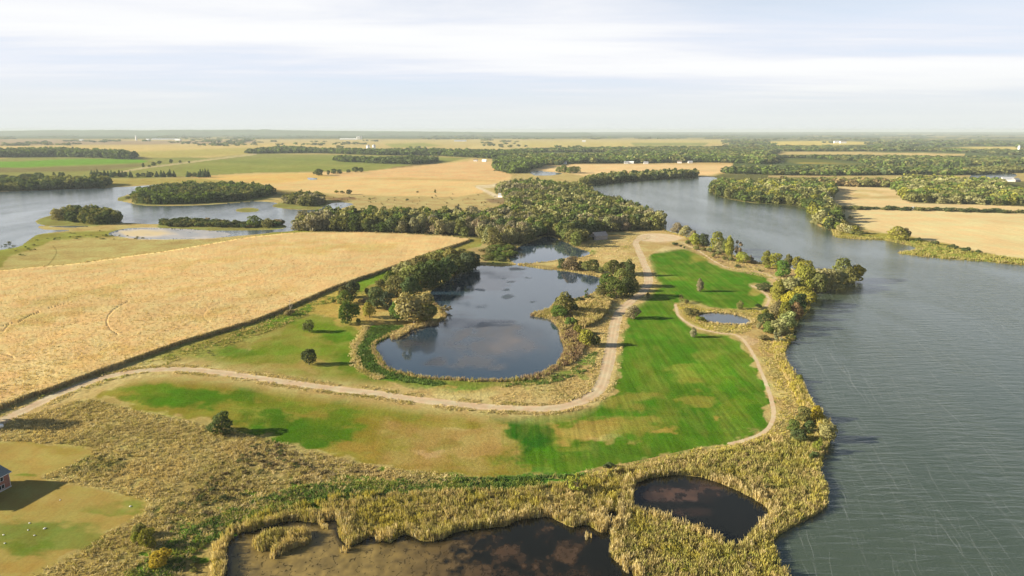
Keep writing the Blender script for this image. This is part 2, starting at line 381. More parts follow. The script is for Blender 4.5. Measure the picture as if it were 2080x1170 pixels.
# ------------------------------------------------------------------ paint: the real colours of soil, grass and crops, by place
L0 = 1.55
def P(r, g, b): return lin(r, g, b, L0)
c_dry = P(196,172,108); c_rough = P(176,156,92); c_tan = P(230,194,130); c_tan2 = P(238,210,150); c_gold = P(226,184,104)
c_green = P(92,142,34); c_dgreen = P(66,116,30); c_olive = P(150,140,56); c_ogreen = P(122,138,46); c_brown = P(186,152,92)
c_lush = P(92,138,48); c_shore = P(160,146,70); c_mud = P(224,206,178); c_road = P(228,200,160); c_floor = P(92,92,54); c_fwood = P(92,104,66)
c_sand = P(222,192,140); c_lawn = P(170,148,78); c_lgreen = P(122,130,54)
def box(x0, y0, x1, y1): return np.array([(x0, y0), (x1, y0), (x1, y1), (x0, y1)], float)
PAINT = []
def poly(p, c, f=2.0, s=1.0, warp=1.0): PAINT.append(('p', np.asarray(p, float), c, f, s, warp))
def ell(x, y, rx, ry, c, s=1.0, a=0.0): PAINT.append(('e', (x, y, rx, ry, a), c, 0.5, s, 1.0))
# far country: bands and fields
poly(box(-4000, 150, 6000, 283), P(86,100,78), 1, 1, 0.3)
poly(box(-4000, 283, 6000, 330), P(206,180,112), 1.5, 1, 0.4)
poly([(-4000,282),(0,283),(300,286),(520,285),(520,291),(0,296),(-4000,296)], P(178,150,112), 0.8, 1, .3)
poly([(-4000,297),(0,297),(200,296),(600,290),(700,296),(520,312),(300,318),(0,306),(-4000,304)], P(216,186,112), 1, 1, .3)
poly([(280,308),(500,300),(640,303),(520,312),(330,320),(270,318)], P(186,172,90), 2, .9, .4)
poly([(780,284),(1000,283),(1000,300),(880,298),(770,290)], P(206,182,112), 1, 1, .3)
poly([(780,292),(860,290),(900,296),(800,301)], P(160,160,76), 1.2, .9, .3)
poly([(1040,286),(1480,284),(1480,291),(1300,298),(1040,298)], P(208,186,108), 1, 1, .3)
poly([(1280,290),(1440,290),(1430,296),(1290,297)], P(150,152,78), 1, .9, .3)
poly([(1000,292),(1060,290),(1060,303),(900,303)], P(214,190,122), 1.0, 1, .3)
poly(box(1480, 283, 6000, 345), P(98,108,64), 1.0, 1, .4)
poly([(1560,287),(1690,286),(1770,288),(1760,294),(1600,297),(1560,296)], P(222,196,106), .8, 1, .2)
poly([(1920,300),(2000,298),(2080,298),(2300,299),(2200,307),(1980,306)], P(222,196,112), .8, 1, .2)
poly([(1820,313),(1900,312),(1955,314),(1940,318),(1830,317)], P(218,186,124), .6, 1, .2)
poly([(1590,324),(1640,323),(1730,329),(1750,333),(1650,333),(1600,330)], P(222,190,88), .8, 1, .2)
poly([(1690,327),(1960,331),(2000,334),(1850,336),(1700,331)], P(176,170,130), .6, .9, .2)
poly([(1940,341),(2080,338),(2500,340),(2500,352),(2060,352),(1960,350)], P(204,178,88), 1, 1, .3)
poly([(2058,340),(2300,338),(2300,345),(2070,344)], P(140,172,64), .8, 1, .2)
poly([(1040,303),(1480,298),(1560,300),(1560,334),(1300,333),(1130,338),(1000,330),(1000,312)], c_fwood, 1, 1, .3)
poly([(1081,311),(1200,310),(1231,313),(1160,316),(1100,315)], P(222,192,120), .6, 1, .2)
poly([(-4000,310),(0,312),(120,318),(265,324),(310,320),(420,321),(520,312),(700,314),(960,320),(880,333),(739,349),(430,357),(300,362),(0,366),(-4000,370)], P(152,150,78), 1.5, 1, .5)
poly([(-600,330),(40,328),(140,323),(270,322),(300,327),(290,331),(160,335),(40,340),(-600,345)], P(120,164,58), 1.2, 1, .4)
poly([(-600,341),(60,341),(290,333),(300,337),(200,347),(40,350),(-600,352)], P(138,124,76), 1.5, .9, .5)
poly([(-600,306),(60,318),(0,322),(-600,320)], P(212,180,112), 1, .9, .3)
poly([(340,350),(420,325),(700,316),(940,322),(860,332),(740,346),(520,350)], P(146,150,70), 2.5, .8, .5)
for i in range(9): ell(380 + 60 * i, 322 + 3 * (i % 4) + (i * 7) % 13, 60, 3, P(166,160,84) if i % 2 else P(128,138,64), .5)
poly([(795,340),(870,330),(905,334),(800,346)], P(150,126,84), 1, .8, .3)
poly([(690,353),(800,345),(950,325),(960,329),(800,352)], P(176,164,84), 1, .8, .3)
poly([(0,366),(220,364),(400,362),(560,380),(530,396),(360,380),(330,372),(150,384),(0,388),(-900,420),(-900,366)], P(176,158,84), 1.5, 1, .5)
poly([(1000,318),(1080,345),(1140,352),(1500,352),(1560,356),(1480,346),(1490,330)], P(216,180,116), 1.5, 1, .3)
poly([(1440,360),(1470,352),(1700,358),(1690,380),(2000,366),(2400,380),(2400,424),(1690,424),(1640,430),(1560,418),(1460,402),(1440,386)], P(112,110,64), 2, 1, .4)
poly([(1560,357),(1690,357),(1700,360),(1560,361)], P(206,176,118), .6, .9, .2)
poly(TANF_M, c_tan, 1.0, 1, .3); poly(TANF_N, P(238,200,140), 1.0, 1, .3)
poly([(640,349),(739,349),(875,334),(958,326),(1001,330),(1012,344),(1040,357),(1010,368),(820,362),(690,360)], P(230,188,128), 1.2, 1, .4)
poly([(385,359),(640,351),(690,361),(560,372),(520,372)], P(224,184,104), 1.5, .8, .4)
poly([(690,362),(830,361),(1000,366),(1020,369),(820,366)], P(196,164,96), .8, .6, .3)
poly([(657,393),(766,398),(930,400),(985,391),(1030,404),(1030,440),(800,440),(700,440),(620,446),(640,430),(720,416)], P(196,172,112), 1.5, 1, .5)
poly([(555,385),(657,393),(720,410),(690,412),(650,404),(600,398),(540,396)], P(166,146,88), 1.5, 1, .4)
poly([(660,402),(720,400),(725,406),(680,408)], P(146,114,80), 1, .9, .3); poly([(985,404),(1025,402),(1028,414),(1000,414)], P(146,122,92), 1.5, .8, .3)
poly([(962,377),(1015,373),(1022,380),(985,382)], P(224,202,160), .8, 1, .2); poly([(964,379),(972,378),(1020,400),(1006,402)], P(226,204,166), .7, 1, .2)
poly(TANF_R, c_tan2, 1.5, 1, .4); poly(TANF_R2, P(234,204,146), 1.2, 1, .4)
poly([(1700,380),(1740,388),(1730,393),(1700,389)], P(200,160,104), 2, .4, .4)
for x, y, rx, ry in [(1770,390,50,3),(1800,400,40,2.5),(1740,398,30,3)]: ell(x, y, rx, ry, P(196,170,104), .7)
poly([(1640,424),(1668,408),(1700,428),(1724,450),(1760,468),(1700,482),(1660,456)], P(190,166,104), 2, 1, .5)
poly([(1689,468),(1740,474),(1800,474),(1850,483),(1915,496),(1998,513),(2080,526),(2500,560),(2500,590),(2080,540),(1913,526),(1820,515),(1860,500),(1790,490),(1690,483)], P(170,156,66), 1.2, 1, .5)
# left lake shore
poly([(-900,520),(0,508),(60,484),(100,466),(230,470),(330,486),(500,482),(700,470),(620,472),(500,486),(330,514),(150,540),(0,556),(-900,640)], P(190,170,104), 2, 1, .6)
poly([(-900,500),(0,505),(45,496),(70,476),(230,468),(300,470),(225,482),(110,486),(88,497),(60,510),(20,520),(0,545),(-900,640)], P(148,146,62), 2.5, .9, .8)
poly([(560,470),(700,466),(960,482),(940,487),(900,481),(700,474),(500,484)], P(150,150,62), 1.5, 1, .5)
poly(MUD, c_mud, 1.0, 1, .5); ell(290,473,34,5, P(232,202,140), .9)
poly([(1560,309),(1700,308),(1960,312),(1960,316),(1700,315),(1560,314)], P(220,190,124), .6, .9, .3); poly([(1480,299),(1900,299),(1980,304),(1700,301),(1480,302)], P(204,178,110), .5, .8, .3)
for q in ISLES: poly(q, P(146,142,76), 1.0, 1, .3)
# woods' floor
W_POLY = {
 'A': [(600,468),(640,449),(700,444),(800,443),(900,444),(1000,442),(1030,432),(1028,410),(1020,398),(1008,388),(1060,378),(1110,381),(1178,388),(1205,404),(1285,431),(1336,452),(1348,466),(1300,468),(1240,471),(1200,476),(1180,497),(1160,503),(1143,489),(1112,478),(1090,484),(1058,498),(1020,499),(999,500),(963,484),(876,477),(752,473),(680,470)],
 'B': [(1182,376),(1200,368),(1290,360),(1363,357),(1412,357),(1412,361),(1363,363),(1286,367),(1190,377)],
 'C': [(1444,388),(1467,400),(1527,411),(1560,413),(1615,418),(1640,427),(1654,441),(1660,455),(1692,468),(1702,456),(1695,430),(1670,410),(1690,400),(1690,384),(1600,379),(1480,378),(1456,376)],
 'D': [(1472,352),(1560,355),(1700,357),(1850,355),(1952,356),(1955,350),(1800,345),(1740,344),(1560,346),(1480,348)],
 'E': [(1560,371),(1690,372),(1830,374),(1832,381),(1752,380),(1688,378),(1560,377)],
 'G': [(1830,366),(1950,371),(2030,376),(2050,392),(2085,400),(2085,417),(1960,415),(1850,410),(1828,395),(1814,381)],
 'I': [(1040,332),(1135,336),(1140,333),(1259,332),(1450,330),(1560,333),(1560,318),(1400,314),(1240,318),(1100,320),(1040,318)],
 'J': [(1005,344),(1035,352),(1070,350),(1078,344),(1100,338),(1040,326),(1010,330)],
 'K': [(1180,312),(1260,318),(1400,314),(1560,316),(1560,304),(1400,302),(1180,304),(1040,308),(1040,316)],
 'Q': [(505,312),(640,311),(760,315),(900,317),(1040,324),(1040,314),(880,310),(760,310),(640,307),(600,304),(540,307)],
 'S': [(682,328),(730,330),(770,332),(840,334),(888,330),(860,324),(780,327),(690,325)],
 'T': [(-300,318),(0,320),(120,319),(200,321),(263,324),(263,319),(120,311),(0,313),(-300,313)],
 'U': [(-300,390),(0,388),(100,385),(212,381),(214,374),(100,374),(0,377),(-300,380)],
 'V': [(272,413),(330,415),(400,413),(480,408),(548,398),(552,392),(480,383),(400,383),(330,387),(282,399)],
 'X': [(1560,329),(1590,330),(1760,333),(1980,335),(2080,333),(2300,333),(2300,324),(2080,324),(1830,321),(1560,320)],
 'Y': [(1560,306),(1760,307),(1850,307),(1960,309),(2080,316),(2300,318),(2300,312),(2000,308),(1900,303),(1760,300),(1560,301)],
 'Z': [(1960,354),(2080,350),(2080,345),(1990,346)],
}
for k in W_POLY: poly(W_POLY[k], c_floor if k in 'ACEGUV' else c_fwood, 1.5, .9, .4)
# the near shore country
poly([(930,486),(1010,486),(1040,500),(1040,540),(970,542),(960,505)], P(186,164,108), 2, 1, .6)
poly([(918,494),(950,486),(985,487),(975,500),(930,507)], P(112,146,52), 2, .9, .8)
poly([(1000,500),(1040,505),(1040,538),(990,536)], P(140,142,70), 2.5, .7, .8)
poly([(60,800),(200,760),(400,690),(600,615),(780,545),(960,485),(990,490),(900,530),(790,575),(700,620),(640,648),(500,705),(380,745),(240,770),(120,815),(0,860),(-500,1020),(-500,1000)], P(156,146,72), 2, 1, .8)
poly([(520,662),(600,628),(700,582),(790,548),(800,560),(730,590),(680,614),(600,648),(540,672)], P(116,148,48), 2, .9, .8)
poly([(640,600),(700,580),(740,600),(760,640),(740,668),(690,660),(660,636),(620,640)], P(190,162,82), 3, .9, 1)
poly([(740,600),(800,570),(870,600),(890,650),(830,664),(760,664),(730,650)], P(196,164,92), 3, .9, 1)
poly([(1160,480),(1290,470),(1345,468),(1400,484),(1470,515),(1560,540),(1630,560),(1600,590),(1570,570),(1480,548),(1400,505),(1330,512),(1340,570),(1300,620),(1270,700),(1250,790),(1220,820),(1120,838),(1000,825),(1010,780),(1100,760),(1150,720),(1140,650),(1230,600),(1225,560),(1150,545),(1060,540),(1200,515)], P(204,176,112), 2, 1, .6)
for x, y, rx, ry, c, s in [(1240,520,40,12,(222,190,128),.8),(1200,530,30,8,(190,160,96),.7),(1200,512,12,5,(110,150,66),.9),(1260,490,40,8,(218,190,130),.8),(1270,500,10,4,(130,146,70),.7),(1190,660,34,24,(178,150,92),.7),(1215,690,20,18,(206,172,110),.9),(1190,730,22,16,(96,146,56),.8),(1150,757,40,10,(104,146,58),.75),(1080,780,60,7,(106,148,58),.8),(1140,792,60,18,(196,170,106),.8),(1250,600,30,20,(208,180,112),.6),(1170,607,30,6,(130,140,72),.6)]: ell(x, y, rx, ry, P(*c), s)
poly([(1020,545),(1060,540),(1110,546),(1160,552),(1222,563),(1200,549),(1120,541),(1062,536)], P(160,136,84), 1, .9, .4)
poly([(1360,498),(1390,508),(1440,530),(1480,548),(1560,560),(1590,580),(1640,560),(1740,560),(1740,545),(1560,535),(1400,482)], P(186,158,104), 2, .9, .6)
poly([(1300,480),(1380,476),(1392,484),(1350,494),(1300,492)], c_sand, 1.5, .9, .3)
poly([(1320,512),(1350,500),(1390,500),(1400,510),(1330,514)], P(224,196,140), 1.5, .8, .5)
# green meadows
poly(MEADOW_S, P(82,127,32), 3, 1, 1.0); poly(MEADOW_N, P(150,136,54), 4, 1, 1.4); poly(MEADOW_W, P(138,140,54), 3, 1, 1.4)
for x, y, rx, ry, c, s in [
  (1425,525,26,9,(170,160,72),.85),(1365,563,30,6,(140,156,60),.5),(1535,592,22,8,(176,158,78),.8),(1325,585,18,14,(180,160,80),.7),(1450,570,80,12,(84,140,30),.6),(1400,600,60,10,(74,128,26),.6),
  (1340,680,50,40,(78,132,28),.6),(1440,722,36,12,(146,154,58),.6),(1390,750,50,9,(150,154,58),.6),(1395,770,40,14,(164,156,62),.6),(1450,760,40,30,(112,148,42),.5),(1290,815,60,16,(152,144,60),.8),(1420,810,40,12,(158,146,60),.7),(1500,830,30,24,(116,144,44),.6),(1360,830,70,12,(74,122,30),.6),
  (1200,870,100,22,(180,150,74),.95),(1130,868,40,14,(172,146,72),.8),(1160,880,60,20,(186,158,80),.7),(1290,862,60,16,(150,144,58),.8),(1345,880,26,8,(192,158,76),.8),(1455,850,14,5,(180,152,70),.8),(1420,880,60,12,(88,126,36),.7),(1240,888,40,7,(208,178,112),.55),
  (1048,935,30,30,(136,132,54),.75),(1040,905,22,24,(124,128,48),.6),(1085,945,30,10,(110,130,44),.5),
  (1068,887,46,36,(50,100,28),1.0),(1050,870,30,18,(56,104,30),.8),(1110,930,70,24,(72,124,26),.9),(1230,920,90,16,(76,116,36),.85),(1170,915,26,8,(130,138,44),.7),(1130,850,50,7,(98,132,36),.7),(1030,850,22,6,(84,112,34),.8),
  (330,795,110,16,(96,128,30),.85),(300,815,80,10,(80,122,24),.7),(430,806,130,18,(76,120,22),.95),(560,822,110,10,(104,130,34),.7),(420,835,120,14,(140,140,44),.5),(590,868,130,32,(66,112,20),.95),(640,885,90,26,(72,114,22),.9),(700,850,70,24,(92,124,30),.8),(620,905,60,12,(66,110,20),.7),(340,770,60,6,(140,128,58),.6),
  (780,870,60,40,(146,130,46),.8),(720,910,60,16,(168,138,62),.8),(880,890,90,40,(178,148,84),.9),(860,930,90,20,(176,146,80),.8),(960,900,60,50,(184,152,88),.9),(900,855,60,12,(166,144,66),.7),(820,840,50,8,(132,132,50),.7),(900,910,30,10,(140,128,56),.5),(960,945,60,14,(156,132,64),.6),(870,920,40,5,(208,172,120),.6),(940,868,40,4,(204,172,112),.5),
  (640,664,70,12,(110,142,38),.8),(690,685,40,12,(88,130,28),.9),(480,712,70,12,(96,132,40),.85),(560,708,60,14,(110,138,40),.7),(700,735,30,22,(84,126,30),.9),(660,712,50,10,(112,140,40),.7),(560,745,90,10,(186,158,92),.8),(650,752,50,7,(170,146,80),.6),(760,770,40,10,(84,128,30),.9),(630,680,30,5,(176,158,76),.5),(620,750,36,6,(200,170,112),.6),
  (860,793,120,7,(176,150,72),.8)]: ell(x, y, rx, ry, P(*c), s)
poly([(735,690),(760,662),(835,662),(793,683),(764,702),(774,728),(792,750),(830,764),(900,775),(1000,778),(960,790),(860,785),(780,770),(742,750),(724,715)], P(92,140,48), 3, 1, 1)
poly([(820,766),(1000,776),(1100,762),(1120,770),(1020,790),(900,786),(800,776)], P(140,146,62), 2, .8, 1)
# rough ground in front
poly([(-500,900),(0,862),(100,830),(180,808),(255,826),(400,857),(545,890),(650,920),(780,947),(980,970),(1075,964),(1180,958),(1300,938),(1400,915),(1510,896),(1570,866),(1575,800),(1530,690),(1560,640),(1640,600),(1660,640),(1620,740),(1700,880),(1690,1040),(1590,1100),(1640,1300),(1640,1500),(-600,1500)], P(178,158,94), 3, 1, 1)
for x, y, rx, ry, c, s in [(60,850,60,10,(200,172,110),.8),(250,870,120,30,(190,168,102),.7),(380,910,120,40,(184,160,98),.7),(190,945,60,14,(112,124,56),.7),(240,890,30,12,(120,124,56),.5),(470,960,60,20,(112,112,58),.8),(420,1000,70,24,(110,108,58),.8),(540,930,60,20,(150,132,86),.7),(620,955,90,20,(190,162,110),.6),(720,955,70,14,(186,158,104),.7),(560,985,60,22,(132,120,64),.7),(360,1040,60,26,(104,110,46),.8),(480,1000,50,20,(130,118,64),.6),(300,990,90,20,(188,164,100),.7),(380,960,80,20,(176,152,94),.6)]: ell(x, y, rx, ry, P(*c), s)
poly([(250,1175),(330,1110),(400,1065),(500,1020),(600,985),(720,978),(850,972),(1000,968),(1100,966),(1190,964),(1200,985),(1100,990),(950,998),(800,1004),(680,1020),(560,1045),(460,1080),(380,1130),(330,1180)], P(96,134,46), 6, .95, 3)
poly([(1000,968),(1180,960),(1200,985),(1000,992)], P(84,134,56), 4, .8, 2)
poly([(1280,960),(1420,925),(1560,890),(1640,880),(1690,890),(1680,1000),(1600,1080),(1560,1000),(1440,960)], P(160,148,62), 6, .8, 2)
poly([(1590,690),(1610,740),(1640,800),(1670,850),(1690,880),(1660,880),(1620,820),(1585,760),(1575,700)], P(186,160,62), 4, .9, 1)
poly([(1565,760),(1600,780),(1640,840),(1620,850),(1572,850)], P(206,178,112), 4, .8, 1)
poly([(1520,660),(1560,650),(1600,660),(1610,690),(1580,720),(1540,720),(1512,690)], P(196,166,106), 3, .8, 1)
poly([(1495,680),(1520,678),(1545,690),(1530,700),(1512,694)], P(214,186,138), 2, .8, .6)
poly([(1374,616),(1400,614),(1440,628),(1550,630),(1560,640),(1530,664),(1500,676),(1430,668),(1390,650)], P(176,160,84), 2, 1, .6)
poly([(1555,560),(1600,570),(1590,590),(1560,600),(1530,580),(1570,578)], P(218,184,130), 2.5, .8, .6)
poly(LAWN, c_lawn, 2, 1, .6)
for x, y, rx, ry, c, s in [(120,910,70,12,(160,144,66),.7),(60,925,60,16,(182,156,84),.6),(230,1030,60,12,(128,134,54),.8),(60,1080,70,24,(118,128,54),.85),(130,1090,90,30,(124,132,56),.8),(50,1110,50,16,(100,122,44),.7),(180,1020,70,14,(172,148,80),.5),(90,1010,60,10,(178,152,86),.5),(40,1150,60,12,(170,140,70),.6),(45,965,30,5,(110,128,50),.8),(-200,1000,120,80,(160,140,70),.5)]: ell(x, y, rx, ry, P(*c), s)
# the tall tan crop on the left
poly(CROP, P(228,192,130), 1, 1, .1)
for x, y, rx, ry, c, s, a in [(700,505,120,10,(206,176,100),.55,-.1),(180,600,150,9,(200,172,98),.55,-.22),(60,660,110,8,(196,166,92),.55,-.25),(430,640,70,8,(200,170,94),.5,-.2),(600,560,120,6,(236,190,124),.5,-.2),(300,560,160,7,(236,190,122),.5,-.18),(250,720,120,10,(206,172,96),.5,-.25),(560,500,120,6,(210,178,104),.5,-.1),(120,770,90,12,(210,174,98),.4,-.3),(450,530,140,6,(212,178,106),.5,-.12),(820,490,80,5,(236,190,128),.5,0),(100,700,100,8,(236,190,120),.5,-.25),(400,590,120,6,(208,174,100),.5,-.2),(540,600,60,7,(206,172,98),.4,-.25),(230,540,120,6,(206,176,108),.5,-.1)]: ell(x, y, rx, ry, P(*c), s, a)
TRACKS = [spline(q, False, 4) for q in [[(262,617),(243,627),(226,640),(218,654),(219,666),(228,678),(242,686)],[(455,617),(438,624),(424,632),(416,640),(414,648),(418,655),(426,660)],[(-60,672),(0,669),(20,663),(36,661),(60,648),(80,640)],[(20,664),(0,688),(-30,715)],[(0,710),(15,724),(30,734)],[(98,632),(130,622),(142,616)]]]

# ------------------------------------------------------------------ the ground: one mosaic to the horizon, split by what it is
def axis_u():
    a = np.linspace(-0.775, 0.775, 1080); b = np.linspace(0.775, 1.5, 90)[1:]
    return np.concatenate([-b[::-1], a, b])
def axis_s():
    a = 1 / np.linspace(40, 140, 30); b = np.linspace(1 / 140, 1 / 40000, 560)[1:]
    return np.concatenate([a, b])
U = axis_u(); S = axis_s(); NC, NR = len(U), len(S)
gu, gs = np.meshgrid(U, S)                       # rows by distance
X = (gu / gs).ravel(); Y = (1 / gs).ravel()
REG = [('ground', None), ('meadow', MEADOW_S), ('meadow', MEADOW_N), ('meadow', MEADOW_W), ('lawn', LAWN), ('crop', CROP),
       ('stubble_field', TANF_R), ('stubble_field', TANF_R2), ('stubble_field', TANF_M), ('stubble_field', TANF_N),
       ('lake', LAKE), ('lake', LEFT), ('pond', POND), ('pond', SMALL), ('marsh_water', MARSH_A), ('marsh_water', MARSH_B)]
REG += [('lake', q) for q in FAR_WATER] + [('ground', q) for q in ISLES] + [('lake', MUD), ('ground', POOL_ISLE)]
REG += [('path', q) for q in PATH_P[:3]] + [('dirt_road', LOOP), ('dirt_road', ROAD_P)]
# pull grid points onto nearby outlines so that shores and road edges run smoothly
cidx = np.arange(NC); ridx = np.arange(NR)
best = np.full(NC * NR, 9.0); tx = np.zeros(NC * NR); ty = np.zeros(NC * NR)
for nm, q in REG[1:]:
    qq = np.vstack([q, q[:1]]); d = np.abs(np.diff(qq, axis=0)).max(1)
    dense = np.concatenate([np.linspace(qq[i], qq[i + 1], max(2, int(d[i] / 0.5) + 1), endpoint=False) for i in range(len(q))])
    dense = dense[dense[:, 1] > 268]
    w = un(dense[:, 0], dense[:, 1]); w = w[(w[:, 1] > 42) & (w[:, 1] < 39000)]
    fc = np.interp(w[:, 0] / w[:, 1], U, cidx); fr = np.interp(-1 / w[:, 1], -S, ridx)
    ic = np.rint(fc).astype(int); ir = np.rint(fr).astype(int); k = ir * NC + ic
    dd = np.hypot(fc - ic, fr - ir)
    o = np.argsort(-dd); o = o[(dd[o] < best[k[o]])]
    tx[k[o]] = w[o, 0]; ty[k[o]] = w[o, 1]; best[k[o]] = dd[o]
mv = best < 0.5
X[mv] = tx[mv]; Y[mv] = ty[mv]
px, py = pr(X, Y)
gi = np.arange(NC * NR).reshape(NR, NC)
FQ = np.stack([gi[:-1, :-1], gi[:-1, 1:], gi[1:, 1:], gi[1:, :-1]], -1).reshape(-1, 4)
fx = px[FQ].mean(1); fy = py[FQ].mean(1)
reg = np.zeros(len(FQ), int)
for i, (nm, q) in enumerate(REG):
    if i: reg[inpoly(fx, fy, q)] = i
# paint
wxn = fbm(px / 46, py / 17, 11, 4) - 0.5; wyn = fbm(px / 46 + 31, py / 17 - 7, 23, 4) - 0.5
dk = np.clip((py - 262) / 420, 0.03, 1.5)
wx = px + wxn * 46 * dk; wy = py + wyn * 22 * dk
COL = np.tile(c_dry, (len(px), 1))
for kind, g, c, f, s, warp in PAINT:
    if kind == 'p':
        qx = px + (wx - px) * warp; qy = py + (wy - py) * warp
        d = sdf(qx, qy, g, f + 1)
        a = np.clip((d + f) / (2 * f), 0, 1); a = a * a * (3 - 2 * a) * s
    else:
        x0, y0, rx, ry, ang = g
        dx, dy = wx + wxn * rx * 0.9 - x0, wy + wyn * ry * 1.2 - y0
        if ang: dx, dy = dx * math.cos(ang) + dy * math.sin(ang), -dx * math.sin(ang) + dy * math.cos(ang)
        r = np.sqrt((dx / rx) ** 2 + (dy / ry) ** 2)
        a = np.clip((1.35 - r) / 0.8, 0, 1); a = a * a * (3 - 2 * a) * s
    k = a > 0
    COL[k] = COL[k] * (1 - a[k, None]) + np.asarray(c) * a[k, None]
for q in PATHS[3:]:
    a = np.clip(1.6 - linedist(px, py, q, 9) / 4.5, 0, 1)[:, None] * 0.55; COL = COL * (1 - a) + P(196, 172, 104) * a
for q in PATHS[:3]:
    a = np.clip(1.6 - linedist(px, py, q, 8) / 3.2, 0, 1)[:, None] * 0.6; COL = COL * (1 - a) + P(212, 184, 124) * a
a = np.clip(1.7 - linedist(px, py, ROAD, 40) / (10 * dk + 6), 0, 1)[:, None] * 0.75
COL = COL * (1 - a) + P(208, 180, 120) * a
inM = inpoly(px, py, MEADOW_S) * .5 + inpoly(px, py, MEADOW_N) * .12 + inpoly(px, py, MEADOW_W) * .5
for sx, sy, sd_, c, w0 in [(9, 34, 101, (150, 148, 56), .42), (22, 50, 103, (70, 120, 26), .40), (4, 14, 107, (168, 152, 74), .34), (60, 60, 109, (132, 142, 48), .4)]:
    a = np.clip((fbm(X / sx, Y / sy, sd_, 4) - .50) / .16, 0, 1) * w0 * inM
    COL = COL * (1 - a[:, None]) + P(*c) * a[:, None]
for q, c, w0 in [([(1469,904),(1401,914),(1300,936),(1180,958)], (200,170,110), 1.0), ([(240,351),(270,345),(300,340),(350,334),(420,325),(520,313)], (222,196,150), 1.2), ([(1122,771),(1127,784),(1139,800),(1147,808)], (126,116,62), 1.3), ([(1134,768),(1139,784),(1150,799),(1158,806)], (126,116,62), 1.3), ([(90,545),(105,530),(115,512),(108,500)], (140,122,70), 1.2)]:
    a = np.clip(1.5 - linedist(px, py, spline(q, False, 4), 6) / w0, 0, 1)[:, None] * .8; COL = COL * (1 - a) + P(*c) * a
COL *= (0.86 + 0.28 * fbm(X / 60, Y / 60, 5, 5))[:, None]
# a quilt of woods and fields far out
far = Y > 5200
qn = fbm(X / 1500, Y / 2600, 77, 4) + 0.25 * (fbm(X / 400, Y / 900, 79, 3) - .5)
fld = np.clip((qn - 0.655) / 0.02, 0, 1) * far * (py < 283)
COL = COL * (1 - fld[:, None] * .7) + P(196, 176, 112) * (fld * .7)[:, None]

Z = np.zeros_like(X)
crop_v = inpoly(px, py, CROP)
tr = np.full(len(px), 9.0)
for q in TRACKS: tr = np.minimum(tr, linedist(px, py, q, 9) / np.clip((py - 480) / 180, .5, 1.2))
def make(name, faces, mat, kind='structure', col=None, extra=None, z=None, label=None):
    u, inv = np.unique(faces, return_inverse=True); inv = inv.reshape(faces.shape)
    V = np.stack([X[u], Y[u], (Z if z is None else z)[u]], 1)
    me = mesh_np(name, V, inv, (COL if col is None else col)[u], {k: v[u] for k, v in (extra or {}).items()})
    return tag(link(name, me, mat), kind=kind)
M_GROUND = ground_mat('dry_ground', 0.45, 0.34, 0, 0.5, mid=0.22)
M_MEADOW = ground_mat('meadow_grass', 0.8, 0.24, 0.22, 0.3, R(2), mid=0.14)
M_TURF = ground_mat('meadow_turf', 0.8, 0.24, 0.05, 0.3, R(60), mid=0.16)
M_LAWN = ground_mat('mown_grass', 1.2, 0.16, 0.05, 0.12, R(40), mid=0.12)
M_STUBBLE = ground_mat('stubble', 0.25, 0.12, 0.10, 0.15, R(60), mid=0.06)
M_ROAD = ground_mat('gravel', 1.6, 0.12, 0, 0.12, mid=0.12)
M_MUD = ground_mat('mud', 0.3, 0.15, 0, 0.05, mid=0.1)
M_CROP = ground_mat('ripe_crop', 0.7, 0.12, 0.05, 0.28, R(68), mid=0.10)
names = np.array([n for n, _ in REG])
byname = names[reg]
gm = {'ground': M_GROUND, 'meadow': M_MEADOW, 'lawn': M_LAWN, 'stubble_field': M_STUBBLE, 'mud_flat': M_MUD, 'dirt_road': M_ROAD, 'path': M_ROAD}
colR = COL.copy(); colR[:] = c_road; colR *= (0.9 + 0.2 * fbm(X / 5, Y / 9, 91, 3))[:, None]
rd = linedist(px, py, ROAD, 30)
mpp = np.hypot(X, Y) / F * 1.03                                   # metres per pixel
lat = rd * mpp
rut = np.exp(-((lat - 1.0) / 0.45) ** 2)
colR = colR * (1 - 0.16 * (1 - rut) * (lat < 2.8))[:, None]
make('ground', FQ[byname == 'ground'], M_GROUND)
for i, (nm, q) in enumerate(REG):
    if nm in ('meadow', 'lawn', 'stubble_field', 'mud_flat'): make(nm, FQ[reg == i], M_TURF if q is MEADOW_N or q is MEADOW_W else gm[nm])
make('dirt_road', FQ[byname == 'dirt_road'], M_ROAD, col=colR)
make('path', FQ[byname == 'path'], M_ROAD, col=colR * 0.96)

# crop: a standing stand 2.3 m tall with a frayed top, sunk where wheels went through it
cf = FQ[byname == 'crop']
zc = CROP_H + 0.30 * (fbm(X / 1.3, Y / 1.3, 41, 3) - 0.5) + 0.7 * (fbm(X / 26, Y / 40, 43, 3) - 0.5)
zc = np.where(tr < 0.75, 1.35, zc)
ec = np.concatenate([cf[:, [0, 1]], cf[:, [1, 2]], cf[:, [2, 3]], cf[:, [3, 0]]])
es = np.sort(ec, 1); key = es[:, 0].astype(np.int64) * (NC * NR) + es[:, 1]
_, first, cnt = np.unique(key, return_index=True, return_counts=True)
be = ec[first[cnt == 1]]
u, inv = np.unique(cf, return_inverse=True); inv = inv.reshape(cf.shape)
lut = np.full(NC * NR, -1); lut[u] = np.arange(len(u))
b0 = np.unique(be); lut2 = np.full(NC * NR, -1); lut2[b0] = len(u) + np.arange(len(b0))
V = np.concatenate([np.stack([X[u], Y[u], zc[u]], 1), np.stack([X[b0], Y[b0], np.zeros(len(b0))], 1)])
cc = np.concatenate([COL[u], COL[b0] * 0.9])
sd = np.stack([lut[be[:, 1]], lut[be[:, 0]], lut2[be[:, 0]], lut2[be[:, 1]]], 1)
